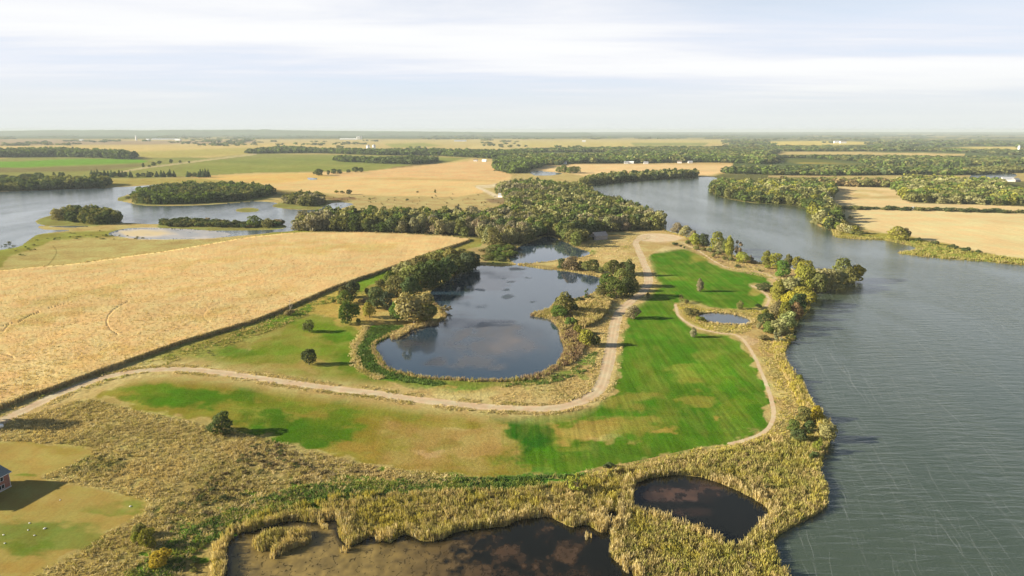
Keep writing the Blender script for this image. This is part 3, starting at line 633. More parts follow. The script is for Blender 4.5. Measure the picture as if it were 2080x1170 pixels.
tag(link('ripe_crop', mesh_np('ripe_crop', V, np.concatenate([inv, sd]), cc), M_CROP), kind='stuff')
crop_edge = be; crop_z = zc

# water
M_LAKE = water_mat('lake_water', (0.050, 0.068, 0.044), 0.13, 0.44, (0.62, 0.13), R(-3), gust=0.45, wscale=0.62, ior=1.5)
M_LEFT = water_mat('far_lake_water', (0.075, 0.100, 0.115), 0.10, 0.30, (0.5, 0.12), R(-6), gust=0.6, wscale=0.7, ior=1.42)
M_POND = water_mat('pond_water', (0.024, 0.044, 0.066), 0.02, 0.036, (0.4, 0.3), 0, gust=0.9, ior=1.6)
M_MARSH = water_mat('marsh_water', (0.008, 0.008, 0.005), 0.03, 0.02, (0.5, 0.4), 0)
WC = np.zeros_like(COL); ALGAE_REFL = np.zeros(len(px))
# big pond: cloud and sky reflections painted into the colour, with weed beds
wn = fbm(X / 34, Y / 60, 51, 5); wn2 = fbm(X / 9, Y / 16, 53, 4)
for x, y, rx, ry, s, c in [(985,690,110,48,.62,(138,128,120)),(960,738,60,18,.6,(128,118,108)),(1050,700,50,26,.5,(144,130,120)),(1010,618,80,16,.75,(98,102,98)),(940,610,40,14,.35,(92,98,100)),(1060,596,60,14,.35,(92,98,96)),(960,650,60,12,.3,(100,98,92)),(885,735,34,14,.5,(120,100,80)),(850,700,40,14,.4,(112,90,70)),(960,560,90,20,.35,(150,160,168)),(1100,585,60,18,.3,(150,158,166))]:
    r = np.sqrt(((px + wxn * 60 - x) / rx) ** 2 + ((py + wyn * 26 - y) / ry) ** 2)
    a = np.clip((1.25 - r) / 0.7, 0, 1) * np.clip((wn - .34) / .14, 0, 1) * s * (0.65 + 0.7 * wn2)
    a = np.clip(a, 0, 1); WC = WC * (1 - a[:, None]) + P(*c) * a[:, None]; ALGAE_REFL = np.maximum(ALGAE_REFL, a)
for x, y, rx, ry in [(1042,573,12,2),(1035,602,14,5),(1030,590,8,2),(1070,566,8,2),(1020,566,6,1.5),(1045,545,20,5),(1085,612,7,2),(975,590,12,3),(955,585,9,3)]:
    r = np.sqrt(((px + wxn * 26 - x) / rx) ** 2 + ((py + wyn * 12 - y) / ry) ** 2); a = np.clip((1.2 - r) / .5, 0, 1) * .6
    WC = WC * (1 - a[:, None]) + P(62, 70, 66) * a[:, None]; ALGAE_REFL = np.maximum(ALGAE_REFL, a)
inA = inpoly(px, py, MARSH_A); inB = inpoly(px, py, MARSH_B)
mn = fbm(X / 7, Y / 9, 61, 5); mn2 = fbm(X / 1.6, Y / 2.2, 63, 4); crack = np.abs(fbm(X / 3.0, Y / 3.0, 67, 3) - 0.5)
left = np.clip((1010 - px) / 260, 0, 1)
ca = np.clip((mn + 0.40 * left + 0.25 * (mn2 - .5) + 0.02 - 0.46) / 0.16, 0, 1) * (.65 + .35 * left) * np.clip(crack / 0.022, 0.25, 1) * (0.75 + 0.5 * (mn2 - .5))
shore = sdf(px, py, MARSH_A, 40); ca = ca * np.clip((shore - 3) / 14, 0, 1); ca = ca * np.clip((1225 - px) / 60, 0, 1)
bcol = P(162, 136, 74)[None] * left[:, None] + P(104, 76, 48)[None] * (1 - left[:, None])
bcol = bcol * (0.7 + 0.6 * mn2)[:, None]
WC[inA] = bcol[inA]; ALGAE_REFL[inA] = np.clip(ca, 0, 1)[inA] * 0.95
cb_ = np.zeros(len(px))
for x, y, rx, ry, s in [(1370,1005,60,14,.8),(1440,1000,50,12,.6),(1340,1012,44,12,.6),(1420,985,40,8,.3),(1400,1040,50,12,.25)]:
    r = np.sqrt(((px + wxn * 50 - x) / rx) ** 2 + ((py + wyn * 24 - y) / ry) ** 2)
    cb_ = np.maximum(cb_, np.clip((1.3 - r) / .7, 0, 1) * s * np.clip((mn - .36) / .1, 0.2, 1) * (.5 + mn2))
WC[inB] = (P(98, 72, 58)[None] * (0.7 + 0.6 * mn2)[:, None])[inB]; ALGAE_REFL[inB] = np.clip(cb_, 0, 1)[inB]
inMu = inpoly(px, py, MUD)
md = np.clip((1.3 - np.sqrt(((px + wxn * 40 - 292) / 46) ** 2 + ((py + wyn * 6 - 473) / 6) ** 2)) / .6, 0, 1)
WC[inMu] = (P(226, 212, 196)[None] * (1 - md[:, None]) + P(232, 204, 146)[None] * md[:, None])[inMu]
ALGAE_REFL[inMu] = np.clip(.55 + .5 * md + .9 * (fbm(px / 30, py / 4, 87, 4) - .45), 0.1, .95)[inMu]
wm = {'lake': M_LAKE, 'pond': M_POND, 'marsh_water': M_MARSH}
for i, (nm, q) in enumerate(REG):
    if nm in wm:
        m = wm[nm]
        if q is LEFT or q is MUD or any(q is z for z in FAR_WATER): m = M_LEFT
        make(nm, FQ[reg == i], m, col=WC, extra={'algae_refl': ALGAE_REFL})

# foam lanes drawn out by the wind on the lake
g = np.random.default_rng(600); fv, ff_, fa = [], [], []
for k in range(3000):
    qx = g.uniform(1230, 2300); qy = 372 + 800 * g.uniform() ** 1.3
    x0, y0 = un(qx, qy); Ln = g.uniform(.10, .42) * y0 * g.uniform(.3, 1.0); n = max(6, int(Ln / (y0 * .008))); ang = R(-104.5 + g.uniform(-3, 3))
    tt = np.linspace(0, 1, n); mea = (vnoise(tt * 3.1, tt * 0 + k * 7.7, 3) - .5) * Ln * .05 + (vnoise(tt * 9, tt * 0 + k * 3.1, 4) - .5) * Ln * .018
    x = x0 + math.cos(ang) * tt * Ln + math.sin(ang) * mea; y = y0 + math.sin(ang) * tt * Ln - math.cos(ang) * mea
    cx_, cy_ = pr(x, np.maximum(y, 60)); e_ = inpoly(cx_[[0, n // 3, n // 2, 2 * n // 3, -1]], cy_[[0, n // 3, n // 2, 2 * n // 3, -1]], LAKE)
    if not e_.any(): continue
    ok = (inpoly(cx_, cy_, LAKE) if not e_.all() else np.ones(n, bool)) & (y > 100)
    w = y0 * g.uniform(.00035, .00085) * (.35 + 1.1 * vnoise(tt * n * .25, tt * 0 + k, 9)) * np.sin(np.pi * np.clip(tt, .02, .98)) ** .5
    al = np.clip((vnoise(tt * n * .12, tt * 0 + 5 * k, 8) - .34) / .45, 0, 1) * g.uniform(.08, .74) ** 2.0 * .55 * min(1, 480 / y0)
    sx_, sy_ = -math.sin(ang), math.cos(ang); b0 = len(fv)
    for i in range(n): fv += [(x[i] - sx_ * w[i] * .5, y[i] - sy_ * w[i] * .5, .03), (x[i] + sx_ * w[i] * .5, y[i] + sy_ * w[i] * .5, .03)]; fa += [al[i], al[i]]
    for i in range(n - 1):
        if ok[i] and ok[i + 1] and al[i] > .015: ff_.append((b0 + 2 * i, b0 + 2 * i + 1, b0 + 2 * i + 3, b0 + 2 * i + 2))
M_FOAM, t_, b_ = new_mat('foam'); b_.inputs['Base Color'].default_value = (.55, .59, .60, 1); b_.inputs['Roughness'].default_value = .9
t_.links.new(N(t_, 'ShaderNodeAttribute', attribute_name='thick').outputs['Fac'], b_.inputs['Alpha'])
tag(link('foam', mesh_np('foam', np.array(fv), np.array(ff_), None, {'thick': np.array(fa)}), M_FOAM), kind='stuff')

# far ridge on the left skyline
def ridge(name, prof, y0, depth, mat, seed):
    """prof: (photo x, photo y of the crest); a long wooded ridge of real height far away"""
    prof = np.array(prof, float); xs = np.linspace(prof[0, 0], prof[-1, 0], 420); ys = np.interp(xs, prof[:, 0], prof[:, 1])
    a = (xs - PX) / F; b = (PY - ys) / F
    t = y0 / (CP + b * SP); hx = a * t; hz = H + t * (-SP + b * CP) + 10 * (fbm(xs / 9, xs * 0, seed, 4) - .5)
    hz = np.maximum(hz, 0.5); rows = []
    for k, w in ((-1, 0), (-.6, .45), (-.25, .85), (0, 1), (.5, .7), (1, 0)):
        rows.append(np.stack([hx * (1 + k * depth / y0), np.full_like(hx, y0 + k * depth), hz * w - (1 - w) * 0.5], 1))
    n = len(xs); V = np.concatenate(rows); g = np.arange(len(V)).reshape(len(rows), n)
    q = np.stack([g[:-1, :-1], g[:-1, 1:], g[1:, 1:], g[1:, :-1]], -1).reshape(-1, 4)
    nn = fbm(V[:, 0] / 260, V[:, 1] / 260, seed + 3, 4)
    col = P(96, 112, 84)[None] * (0.7 + 0.6 * nn)[:, None]
    return tag(link(name, mesh_np(name, V, q, col, smooth=True), mat), kind='structure')
M_RIDGE = ground_mat('wooded_hill', 0.01, 0.3, 0, 0.3)
ridge('hills', [(-1500,268),(-600,266),(-200,266),(0,266),(60,265),(110,264),(170,264.5),(230,264),(300,265),(340,263.6),(420,264),(500,263.2),(522,263.8),(540,262.4),(556,264),(640,265.4),(760,266.4),(900,267.4),(1000,268.4),(1200,269.5)], 17500, 2200, M_RIDGE, 5)
ridge('hills', [(700,270),(900,268.6),(1100,268.6),(1300,268.3),(1500,268.8),(1700,268.2),(1900,268.6),(2100,268.4),(2600,268.8),(3400,269)], 24000, 2500, M_RIDGE, 9)

# ------------------------------------------------------------------ trees: crowns of leaf clumps on trunks with limbs
def crown_np(kind, seed, n, leaf):
    """unit crown: about 1 wide, 1 tall, standing on z=0; returns vertices (4 per leaf clump) and per-vertex tone"""
    g = np.random.default_rng(seed); puffs = []
    if kind == 'round':
        for k in range(13):
            a = g.uniform(0, 2 * math.pi); z = g.uniform(0.14, 0.80); rr = 0.34 * math.sqrt(max(0, 1 - ((z - .42) / .5) ** 2)) * g.uniform(.55, 1.05)
            puffs.append((rr * math.cos(a), rr * math.sin(a), z, g.uniform(.15, .24), g.uniform(.13, .20)))
        puffs.append((0, 0, .45, .31, .40)); puffs.append((g.uniform(-.08, .08), 0, .8, .2, .17))
    elif kind == 'willow':
        for k in range(20):
            a = g.uniform(0, 2 * math.pi); z = g.uniform(0.2, 0.84); rr = 0.38 * math.sqrt(max(0, 1 - ((z - .42) / .5) ** 2)) * g.uniform(.6, 1.05)
            puffs.append((rr * math.cos(a), rr * math.sin(a), z, g.uniform(.10, .17), g.uniform(.12, .18)))
        puffs.append((0, 0, .42, .3, .36))
    elif kind == 'upright':
        for k in range(13):
            z = 0.1 + 0.82 * k / 12; rr = 0.30 * math.sin(math.pi * min(1, (1.04 - z) * .86)) ** .7
            a = g.uniform(0, 2 * math.pi); puffs.append((.32 * rr * math.cos(a), .32 * rr * math.sin(a), z, max(.10, rr * 1.15), .13))
    elif kind == 'cone':
        for k in range(12):
            z = 0.08 + 0.86 * k / 11; rr = 0.46 * (1.02 - z) ** .8
            a = g.uniform(0, 2 * math.pi); puffs.append((.15 * rr * math.cos(a), .15 * rr * math.sin(a), z, max(.05, rr), .10))
    elif kind == 'shrub':
        for k in range(11):
            a = g.uniform(0, 2 * math.pi); rr = g.uniform(.1, .38); z = g.uniform(.2, .68) * (1.1 - rr)
            puffs.append((rr * math.cos(a), rr * math.sin(a), z + .12, g.uniform(.13, .22), g.uniform(.18, .30)))
    elif kind == 'sparse':
        for k in range(11):
            a = g.uniform(0, 2 * math.pi); z = g.uniform(.25, .92); rr = .36 * math.sqrt(max(0, 1 - ((z - .52) / .5) ** 2)) * g.uniform(.3, 1)
            puffs.append((rr * math.cos(a), rr * math.sin(a), z, g.uniform(.08, .15), g.uniform(.07, .13)))
    P_ = np.array(puffs); wgt = P_[:, 3] * (P_[:, 3] + P_[:, 4]); wgt /= wgt.sum()
    out_c = []; out_n = []; out_t = []; tone = g.uniform(.86, 1.14, len(P_)); need = n
    while need > 0:
        i = g.choice(len(P_), need * 2, p=wgt); d = g.normal(size=(need * 2, 3)); d /= np.linalg.norm(d, axis=1)[:, None]
        r = P_[i][:, [3, 3, 4]]; dep = g.uniform(.80, 1.07, (need * 2, 1)); c = P_[i][:, :3] + d * r * dep
        deep = np.zeros(len(c), bool)
        for p in P_:
            q = ((c - p[:3]) / p[[3, 3, 4]]); deep |= (q ** 2).sum(1) < .52
        ok = ~deep & (c[:, 2] > .02) & (g.uniform(size=len(c)) < np.clip(.55 + .6 * d[:, 2] + .4, .3, 1))
        c = c[ok][:need]; out_c.append(c); out_n.append(d[ok][:need]); out_t.append(tone[i][ok][:need]); need -= len(c)
    c = np.concatenate(out_c); nn = np.concatenate(out_n); t = np.concatenate(out_t)
    nn = nn + g.normal(size=nn.shape) * .42; nn /= np.linalg.norm(nn, axis=1)[:, None]
    up = g.normal(size=nn.shape); a = np.cross(nn, up); a /= np.linalg.norm(a, axis=1)[:, None]; b = np.cross(nn, a)
    sz = leaf * g.uniform(.55, 1.35, (len(c), 1)); asp = g.uniform(.55, 1.0, (len(c), 1))
    V = np.stack([c - a * sz, c - b * sz * asp, c + a * sz, c + b * sz * asp], 1).reshape(-1, 3)
    lf = t * g.uniform(.86, 1.14, len(c))
    return V, np.repeat(lf, 4)
def crown_mesh(kind, seed, n, leaf):
    V, t = crown_np(kind, seed, n, leaf)
    return mesh_np('crown', V, np.arange(len(V)).reshape(-1, 4), np.stack([t, t, t], 1)), None
PROTO = {}
def protos(kind, lod):
    k = (kind, lod)
    if k not in PROTO:
        n, leaf, m = {'hi': (1500, .040, 3), 'mid': (620, .058, 4)}[lod]
        if kind == 'sparse': n = int(n * .45)
        PROTO[k] = [crown_mesh(kind, 100 + 13 * i + hash_s(kind), n, leaf)[0] for i in range(m)]
        for me in PROTO[k]: me.materials.append(M_LEAF)
    return PROTO[k]
def hash_s(s): return sum(ord(c) * (i + 3) for i, c in enumerate(s)) % 997
def trunk_mesh(seed, low=False):
    g = np.random.default_rng(seed); m = MB()
    m.limb((0, 0, 0), (.01, .01, .30), .042, .030); m.limb((.01, .01, .30), (.03, -.02, .74), .030, .010)
    for k in range(2 if low else 5):
        a = k * 2.4 + g.uniform(-.4, .4); h = g.uniform(.22, .5)
        m.limb((.012, 0, h), (.30 * math.cos(a), .30 * math.sin(a), h + g.uniform(.14, .3)), .018, .006, 5)
    return m.mesh('trunk', M_BARK)
TRUNKS = [trunk_mesh(i) for i in range(3)]
def stems_mesh(seed):
    g = np.random.default_rng(seed); m = MB()
    for k in range(6):
        a = k * 1.05 + g.uniform(-.3, .3); m.limb((.03 * math.cos(a), .03 * math.sin(a), 0), (.28 * math.cos(a), .28 * math.sin(a), g.uniform(.35, .6)), .018, .006, 5)
    return m.mesh('stem', M_BARK)
STEMS = [stems_mesh(i) for i in range(2)]
def bare_mesh(seed):
    g = np.random.default_rng(seed); m = MB()
    m.limb((0, 0, 0), (.02, 0, .55), .035, .022); m.limb((.02, 0, .55), (.0, .03, 1.0), .022, .005)
    for k in range(9):
        a = g.uniform(0, 6.28); h = g.uniform(.25, .8); e = g.uniform(.2, .42) * (1.15 - h)
        p = (e * math.cos(a) * 1.6, e * math.sin(a) * 1.6, h + e * .8); m.limb((.015, 0, h), p, .014, .004, 5)
        for j in range(3):
            b = a + g.uniform(-1, 1); m.limb(p, (p[0] + .13 * math.cos(b), p[1] + .13 * math.sin(b), p[2] + .08), .006, .002, 4)
    return m.mesh('branches', plain_mat('dead_wood', (0.42, 0.36, 0.30), .9, .2, 8))
TONE = {'olive': (0.162, 0.166, 0.055), 'dark': (0.076, 0.101, 0.038), 'green': (0.112, 0.156, 0.035), 'pale': (0.274, 0.267, 0.119), 'yellow': (0.322, 0.260, 0.032),
        'yellow-green': (0.232, 0.233, 0.043), 'brown': (0.212, 0.164, 0.075), 'blue': (0.076, 0.103, 0.053), 'grey': (0.240, 0.219, 0.132), 'bright': (0.123, 0.205, 0.035)}
n_tree = 0
def plant(x, y, h, w, shape, tone, label, group=None, name='tree', lod='hi', cat=None, rot=None, wy=None):
    """one tree or shrub standing at world x, y; h and w in metres"""
    global n_tree; n_tree += 1
    g = np.random.default_rng(n_tree * 7 + 1)
    e = bpy.data.objects.new(name, None); C.objects.link(e); e.location = (x, y, 0); e.rotation_euler = (0, 0, g.uniform(0, 6.28) if rot is None else rot)
    e.empty_display_size = .5
    tag(e, label, cat or name.replace('_', ' '), group)
    if shape == 'bare':
        o = link('branches', BARE); o.parent = e; o.scale = (w, w, h); return e
    ms = protos(shape, lod); c = link('crown', ms[int(g.integers(len(ms)))]); c.parent = e
    low = .02
    if shape in ('round', 'willow', 'upright') and lod == 'hi': w *= 1.12
    c.location = (0, 0, h * low); c.scale = (w, (wy or w), h * (1 - low))
    v = np.array(TONE[tone]) * g.uniform(.82, 1.2) * (1 + g.uniform(-.10, .10, 3)); c.color = (*v, 1)
    if shape == 'shrub': s = link('stem', STEMS[int(g.integers(2))]); s.scale = (w, w, h)
    else: s = link('trunk', TRUNKS[int(g.integers(3))]); s.scale = (h * .75, h * .75, h)
    s.parent = e
    return e
BARE = bare_mesh(5)
def plant_px(bx, by, hp, wp, shape, tone, label, group=None, name='tree', lod='hi', **kw):
    """base at a traced ground point, size from its traced height and width"""
    p = un(bx, by); sl = math.hypot(math.hypot(*p), H); a = math.asin(H / sl)
    if name == 'tree' and shape == 'shrub': name = 'shrub'
    return plant(p[0], p[1], hp * sl / F / math.cos(a), wp * sl / F, shape, tone, label, group, name, lod, **kw)
T = plant_px
# single trees in the meadows
T(452,880,38,44,'round','dark','dark bushy tree alone at the lower edge of the green meadow')
T(628,674,23,25,'willow','olive','thin grey-green little tree below the tan crop, above a darker one')
T(628,741,31,28,'round','dark','dark little tree on a bare patch just above the dirt road')
T(1421,592,25,17,'upright','grey','thin ragged young tree in the upper green meadow beyond the little round pond')
T(1408,685,19,15,'upright','grey','little grey sapling in the green meadow below the small oval pond')
T(1383,614,15,14,'sparse','olive','small olive tree at the left end of the bank above the oval pond')
T(1394,617,10,10,'shrub','olive','low bush leaning on the small olive tree above the oval pond')
T(1503,628,17,14,'round','olive','small round tree on the grassy bank right above the oval pond')
T(1540,625,8,18,'shrub','dark','low dark bush on the bank between the oval pond and the lakeside trees')
T(1553,590,14,46,'shrub','dark','long dark thicket between the two tips of the upper green meadow')
T(1402,640,14,34,'shrub','olive','rough olive scrub at the left end of the oval pond')
T(1422,652,10,26,'shrub','yellow-green','yellow-green scrub at the lower left rim of the oval pond')
T(1316,606,13,8,'shrub','olive','tiny bush where the dirt road meets the green meadow')
T(1286,647,27,30,'round','grey','greyish round bush right beside the dirt road at the meadow corner')
# grove on the left of the big pond
T(706,656,43,42,'round','green','round dark green tree at the outer corner of the grove, nearest the grass')
T(728,659,14,13,'shrub','green','small bush at the foot of the round corner tree')
T(701,617,28,32,'round','green','low spreading green tree behind the round corner tree')
T(714,603,32,32,'round','blue','dark tree of the grove touching the edge of the tan crop')
T(697,604,24,22,'round','olive','olive tree squeezed between the tan crop and the grove')
T(678,616,9,9,'shrub','green','tiny round shrub in the grass by the grove')
T(751,645,31,28,'round','yellow-green','yellowish green tree between the round corner tree and the pale willow')
T(740,615,10,24,'shrub','grey','low grey brush in the middle of the grove')
T(746,601,18,14,'shrub','green','bright small bush in the clearing of the grove')
T(842,657,70,78,'willow','pale','big pale silvery tree leaning over the left bank of the big pond')
T(866,655,50,46,'willow','olive','olive tree on the water side of the big pale silvery tree')
T(807,652,42,34,'round','green','bright green tree in front of the big pale silvery tree')
T(766,626,44,36,'round','dark','dark tree with a rounded top in the middle of the grove')
T(786,628,36,30,'round','blue','blackish tree right of the round-topped one in the grove')
T(773,592,26,24,'round','olive','olive tree at the back of the grove by the crop')
GB = 'trees in the row along the left bank of the big pond'
for i, (x, y, h, w, s, tn) in enumerate([(806,603,44,46,'round','olive'),(792,584,34,30,'round','green'),(838,606,44,44,'round','dark'),(820,580,48,50,'willow','pale'),(835,588,50,50,'round','olive'),(856,588,56,54,'round','dark'),(850,566,46,46,'round','olive'),(880,580,54,50,'round','dark'),(905,572,50,46,'round','dark'),(882,556,46,46,'round','olive'),(868,548,34,36,'round','olive'),(926,562,48,46,'round','dark'),(912,546,44,44,'round','olive'),(944,555,42,40,'round','blue'),(934,540,36,38,'round','olive'),(956,546,36,34,'round','dark'),(966,546,20,20,'shrub','dark'),(896,538,32,34,'round','olive'),(950,536,28,30,'round','olive')]):
    T(x, y, h, w, s, tn, {'olive': 'olive tree', 'dark': 'dark tree', 'blue': 'blackish tree', 'pale': 'pale grey-green tree', 'green': 'green tree'}[tn] + (' low as a bush' if s == 'shrub' else '') + ' in the row on the big pond\'s left bank', GB)
for x, y, h, w in [(900,640,22,26),(912,634,14,18)]: T(x, y, h, w, 'sparse', 'brown', 'brown twiggy bush standing in the big pond below the silvery tree', 'brown bushes in the pond', name='shrub')
# right bank of the big pond
T(1145,638,46,42,'round','olive','tall dark-olive tree on the reedy spit of the big pond')
T(1137,645,26,34,'round','green','low green tree in front of the tall one on the reedy spit')
T(1166,634,22,20,'round','dark','dark small tree at the back of the reedy spit')
T(1178,615,12,24,'shrub','dark','flat dark bush on the water edge behind the reedy spit')
T(1193,612,26,15,'sparse','dark','thin crooked tree on the water edge behind the reedy spit')
T(1158,660,16,26,'shrub','green','green bush at the foot of the tall tree on the spit')
T(1188,702,33,34,'willow','yellow-green','yellow-green bush by the right bank of the big pond')
T(1206,702,28,26,'round','dark','dark green bush touching the yellow-green one beside the road')
T(1172,678,22,22,'shrub','yellow-green','yellowish brush above the yellow-green bush')
T(1160,548,28,36,'round','grey','greyish round tree on the grassy tongue between the two ponds')
T(1141,546,22,20,'round','dark','dark tree at the left end of the tongue between the two ponds')
T(1179,548,18,18,'round','olive','small olive tree in the middle of the tongue between the ponds')
T(1203,553,26,36,'round','olive','wide olive tree on the right part of the tongue between the ponds')
T(1222,556,16,14,'shrub','olive','bush at the root of the tongue between the ponds')
GR = 'trees between the big pond and the dirt road'
for x, y, h, w, s, tn in [(1246,558,30,36,'round','olive'),(1278,560,32,24,'upright','dark'),(1266,556,24,26,'round','green'),(1262,582,38,38,'round','olive'),(1282,582,26,26,'round','olive'),(1236,590,36,36,'round','green'),(1252,606,40,42,'round','green'),(1272,602,40,34,'round','dark'),(1222,603,26,28,'round','olive'),(1288,592,20,22,'round','olive')]:
    T(x, y, h, w, s, tn, {'olive': 'olive tree', 'green': 'fresh green tree', 'dark': 'dark tree'}[tn] + (' with a slim top' if s == 'upright' else '') + ' in the clump between big pond and road', GR)
# lakeside row of the peninsula
LS = 'lakeside trees along the peninsula'
for x, y, h, w, s, tn, lb in [
  (1376,474,20,20,'round','grey','grey-tipped tree first in the lakeside row by the turning circle'),
  (1392,480,20,20,'round','pale','pale tree second in the lakeside row by the turning circle'),
  (1408,486,18,18,'round','grey','grey tree third in the lakeside row by the turning circle'),
  (1411,500,24,18,'round','yellow-green','yellow-green tree beside the dark round-headed lakeside tree'),
  (1428,501,24,21,'round','dark','dark round-headed tree at the lake past the turning circle'),
  (1456,508,34,26,'round','yellow-green','tall yellowish tree leading the second lakeside clump'),
  (1462,512,20,22,'round','pale','pale bush-like tree below the tall yellowish one'),
  (1480,522,36,17,'upright','yellow-green','slim tall yellowish tree in the middle of the lakeside clump'),
  (1472,514,24,14,'upright','olive','slim olive tree behind the tall slim one'),
  (1496,522,30,22,'sparse','grey','half bare greyish tree leaning out over the lake'),
  (1510,534,20,24,'round','yellow-green','low round yellowish tree closing the lakeside clump'),
  (1524,531,12,12,'shrub','grey','grey bush at the water between two lakeside clumps'),
  (1556,540,26,17,'upright','yellow-green','slim tree standing first of the five on the lakeside lawn'),
  (1574,542,25,22,'round','yellow-green','broad tree standing second of the five on the lakeside lawn'),
  (1600,544,23,15,'upright','olive','narrow olive tree standing third of the five on the lakeside lawn'),
  (1618,546,22,19,'round','yellow-green','yellowish dome-shaped tree standing fourth of the five on the lakeside lawn'),
  (1637,552,20,21,'round','yellow-green','yellowish tree standing fifth of the five on the lakeside lawn'),
  (1588,562,27,20,'round','bright','bright green tree in front of the five on the lakeside lawn'),
  (1709,570,36,30,'round','olive','tall brownish-olive tree at the tip of the headland'),
  (1735,570,25,24,'round','yellow','golden yellow tree at the very tip of the headland'),
  (1724,575,26,20,'round','olive','olive tree just left of the golden tip tree'),
  (1696,584,28,28,'round','pale','pale tree on the lower side of the headland'),
  (1672,588,34,34,'round','pale','wide pale tree in the middle of the headland'),
  (1655,594,32,28,'round','olive','olive tree at the root of the headland, on the water'),
  (1637,592,42,26,'round','yellow-green','tall yellow-green tree at the root of the headland'),
  (1622,578,34,14,'upright','yellow-green','slim yellowish tree rising above the pale scrub of the headland'),
  (1610,592,26,30,'willow','pale','pale silvery scrub tree left of the headland root'),
  (1578,612,34,21,'upright','yellow-green','upright yellow-green tree at the meadow corner of the lakeside belt'),
  (1594,610,20,22,'round','dark','dark tree in the hollow of the lakeside belt'),
  (1604,622,24,24,'round','yellow','yellow-green tree in the middle of the lakeside belt'),
  (1634,620,30,34,'round','yellow-green','big yellowish tree overhanging the water below the headland'),
  (1620,634,30,26,'round','dark','dark tree below the big yellowish one, on the bank'),
  (1616,650,27,19,'upright','brown','brown-leaved tree right on the bank below the dark one'),
  (1593,650,30,20,'round','yellow-green','lime-coloured tree in the lower lakeside belt'),
  (1577,644,26,24,'round','brown','brownish thin tree at the upper end of the lower belt'),
  (1556,646,18,16,'round','yellow-green','small yellowish tree on the meadow side of the lower belt'),
  (1555,663,22,22,'round','dark','dark green tree right of the oval pond'),
  (1541,668,12,14,'shrub','pale','pale bush right below the dark tree by the oval pond'),
  (1564,678,20,20,'round','green','green bushy tree at the lower end of the belt by the oval pond'),
  (1600,668,28,26,'willow','pale','pale silvery tree over the water at the lower end of the belt'),
  (1582,680,26,28,'willow','pale','pale feathery tree next to the sandy patch'),
  (1586,697,20,24,'sparse','grey','half bare grey tree last on the bank before the reeds'),
  (1552,690,10,24,'shrub','brown','low brown brush by the sandy patch')]:
    k = 1.0 if h < 20 else 1.4 if 560 < y < 700 else 1.2
    T(x, y, h * (1 + .5 * (k - 1)), w * k, s, tn, lb, LS)
for x, y, h, w, tn in [(1371,498,6,14,'dark'),(1398,496,9,18,'olive'),(1390,505,5,6,'dark'),(1383,502,5,6,'dark'),(1415,507,8,16,'olive'),(1430,510,8,16,'olive'),(1440,512,9,14,'pale'),(1449,523,10,10,'olive'),(1459,518,8,14,'olive'),(1472,528,8,14,'olive'),(1486,530,8,14,'olive'),(1498,543,6,12,'dark'),(1542,551,4,8,'olive'),(1530,536,8,14,'grey'),(1560,546,8,14,'yellow-green'),(1580,547,7,16,'yellow-green'),(1650,556,5,12,'dark'),(1662,556,5,14,'olive'),(1570,666,10,18,'yellow-green')]:
    T(x, y, h, w, 'shrub', tn, {'dark': 'low dark bush', 'olive': 'low olive bush', 'pale': 'low pale bush', 'grey': 'low grey bush', 'yellow-green': 'low yellowish bush'}[tn] + ' under the lakeside trees of the peninsula', 'low bushes along the lakeside')
# lower bank
for x, y, h, w, s, tn, lb in [
  (1624,776,16,14,'shrub','yellow-green','yellow-green bush alone on the reedy bank above the thicket'),
  (1632,856,28,26,'round','olive','olive bush at the upper left of the bank thicket'),
  (1657,852,26,22,'round','yellow','yellow bush at the top of the bank thicket, by the water'),
  (1612,876,22,22,'round','green','green bush on the left of the bank thicket'),
  (1643,878,22,24,'round','dark','dark bush in the heart of the bank thicket'),
  (1678,894,36,34,'willow','pale','pale bush bulging over the water from the bank thicket'),
  (1622,898,24,30,'round','dark','dark green bush at the lower left of the bank thicket'),
  (1662,918,26,22,'shrub','yellow-green','yellow-green bush at the foot of the bank thicket'),
  (1672,924,18,18,'sparse','brown','pinkish-brown twiggy bush at the water below the bank thicket'),
  (1652,934,16,20,'shrub','dark','dark shaded bush lowest in the bank thicket'),
  (1172,1002,36,46,'sparse','yellow-green','feathery yellow-green bush between the green weeds and the dark pool'),
  (1236,950,10,24,'shrub','dark','dark little bush on the path edge above the dark pool'),
  (299,1112,32,28,'round','yellow-green','yellow-green bush with a dark shadow below the lawn'),
  (278,1106,20,20,'shrub','yellow-green','smaller yellowish bush left of the shadow-casting one below the lawn'),
  (330,1146,26,44,'shrub','yellow','low yellow bush spreading in the weeds at the lower left'),
  (285,1088,22,26,'shrub','olive','olive bush on the lawn edge above the yellow-green ones')]:
    T(x, y, h, w, s, tn, lb, name='shrub', lod='hi')
T(590,634,26,16,'bare','grey','bare dead little tree in the green strip beside the tan crop', name='dead_tree', cat='dead tree')
T(590,640,12,24,'shrub','brown','heap of dry brown brush round the dead tree by the crop', name='shrub')
T(-92,866,66,46,'round','olive','tree standing past the left edge whose long shadow falls by the road')
# right bank of the lake
T(1821,487,25,34,'round','yellow-green','broad light green tree alone beside the tan field across the lake')
T(1838,486,21,18,'round','brown','brownish tree grown into the broad light one across the lake')
for x, y, h, w in [(1866,491,8,14),(1899,497,8,14),(1934,504,7,19),(1963,511,8,19),(1988,515,7,10)]: T(x, y, h, w, 'shrub', 'dark', 'dark round bush below the tan field across the lake', 'dark bushes across the lake')
T(1746,479,10,17,'shrub','olive','olive bush at the upper end of the grassy shore across the lake'); T(1727,446,8,9,'shrub','olive','small bush alone in the tan field across the lake'); T(1732,476,7,10,'shrub','olive','tiny bush beside the olive bush across the lake')
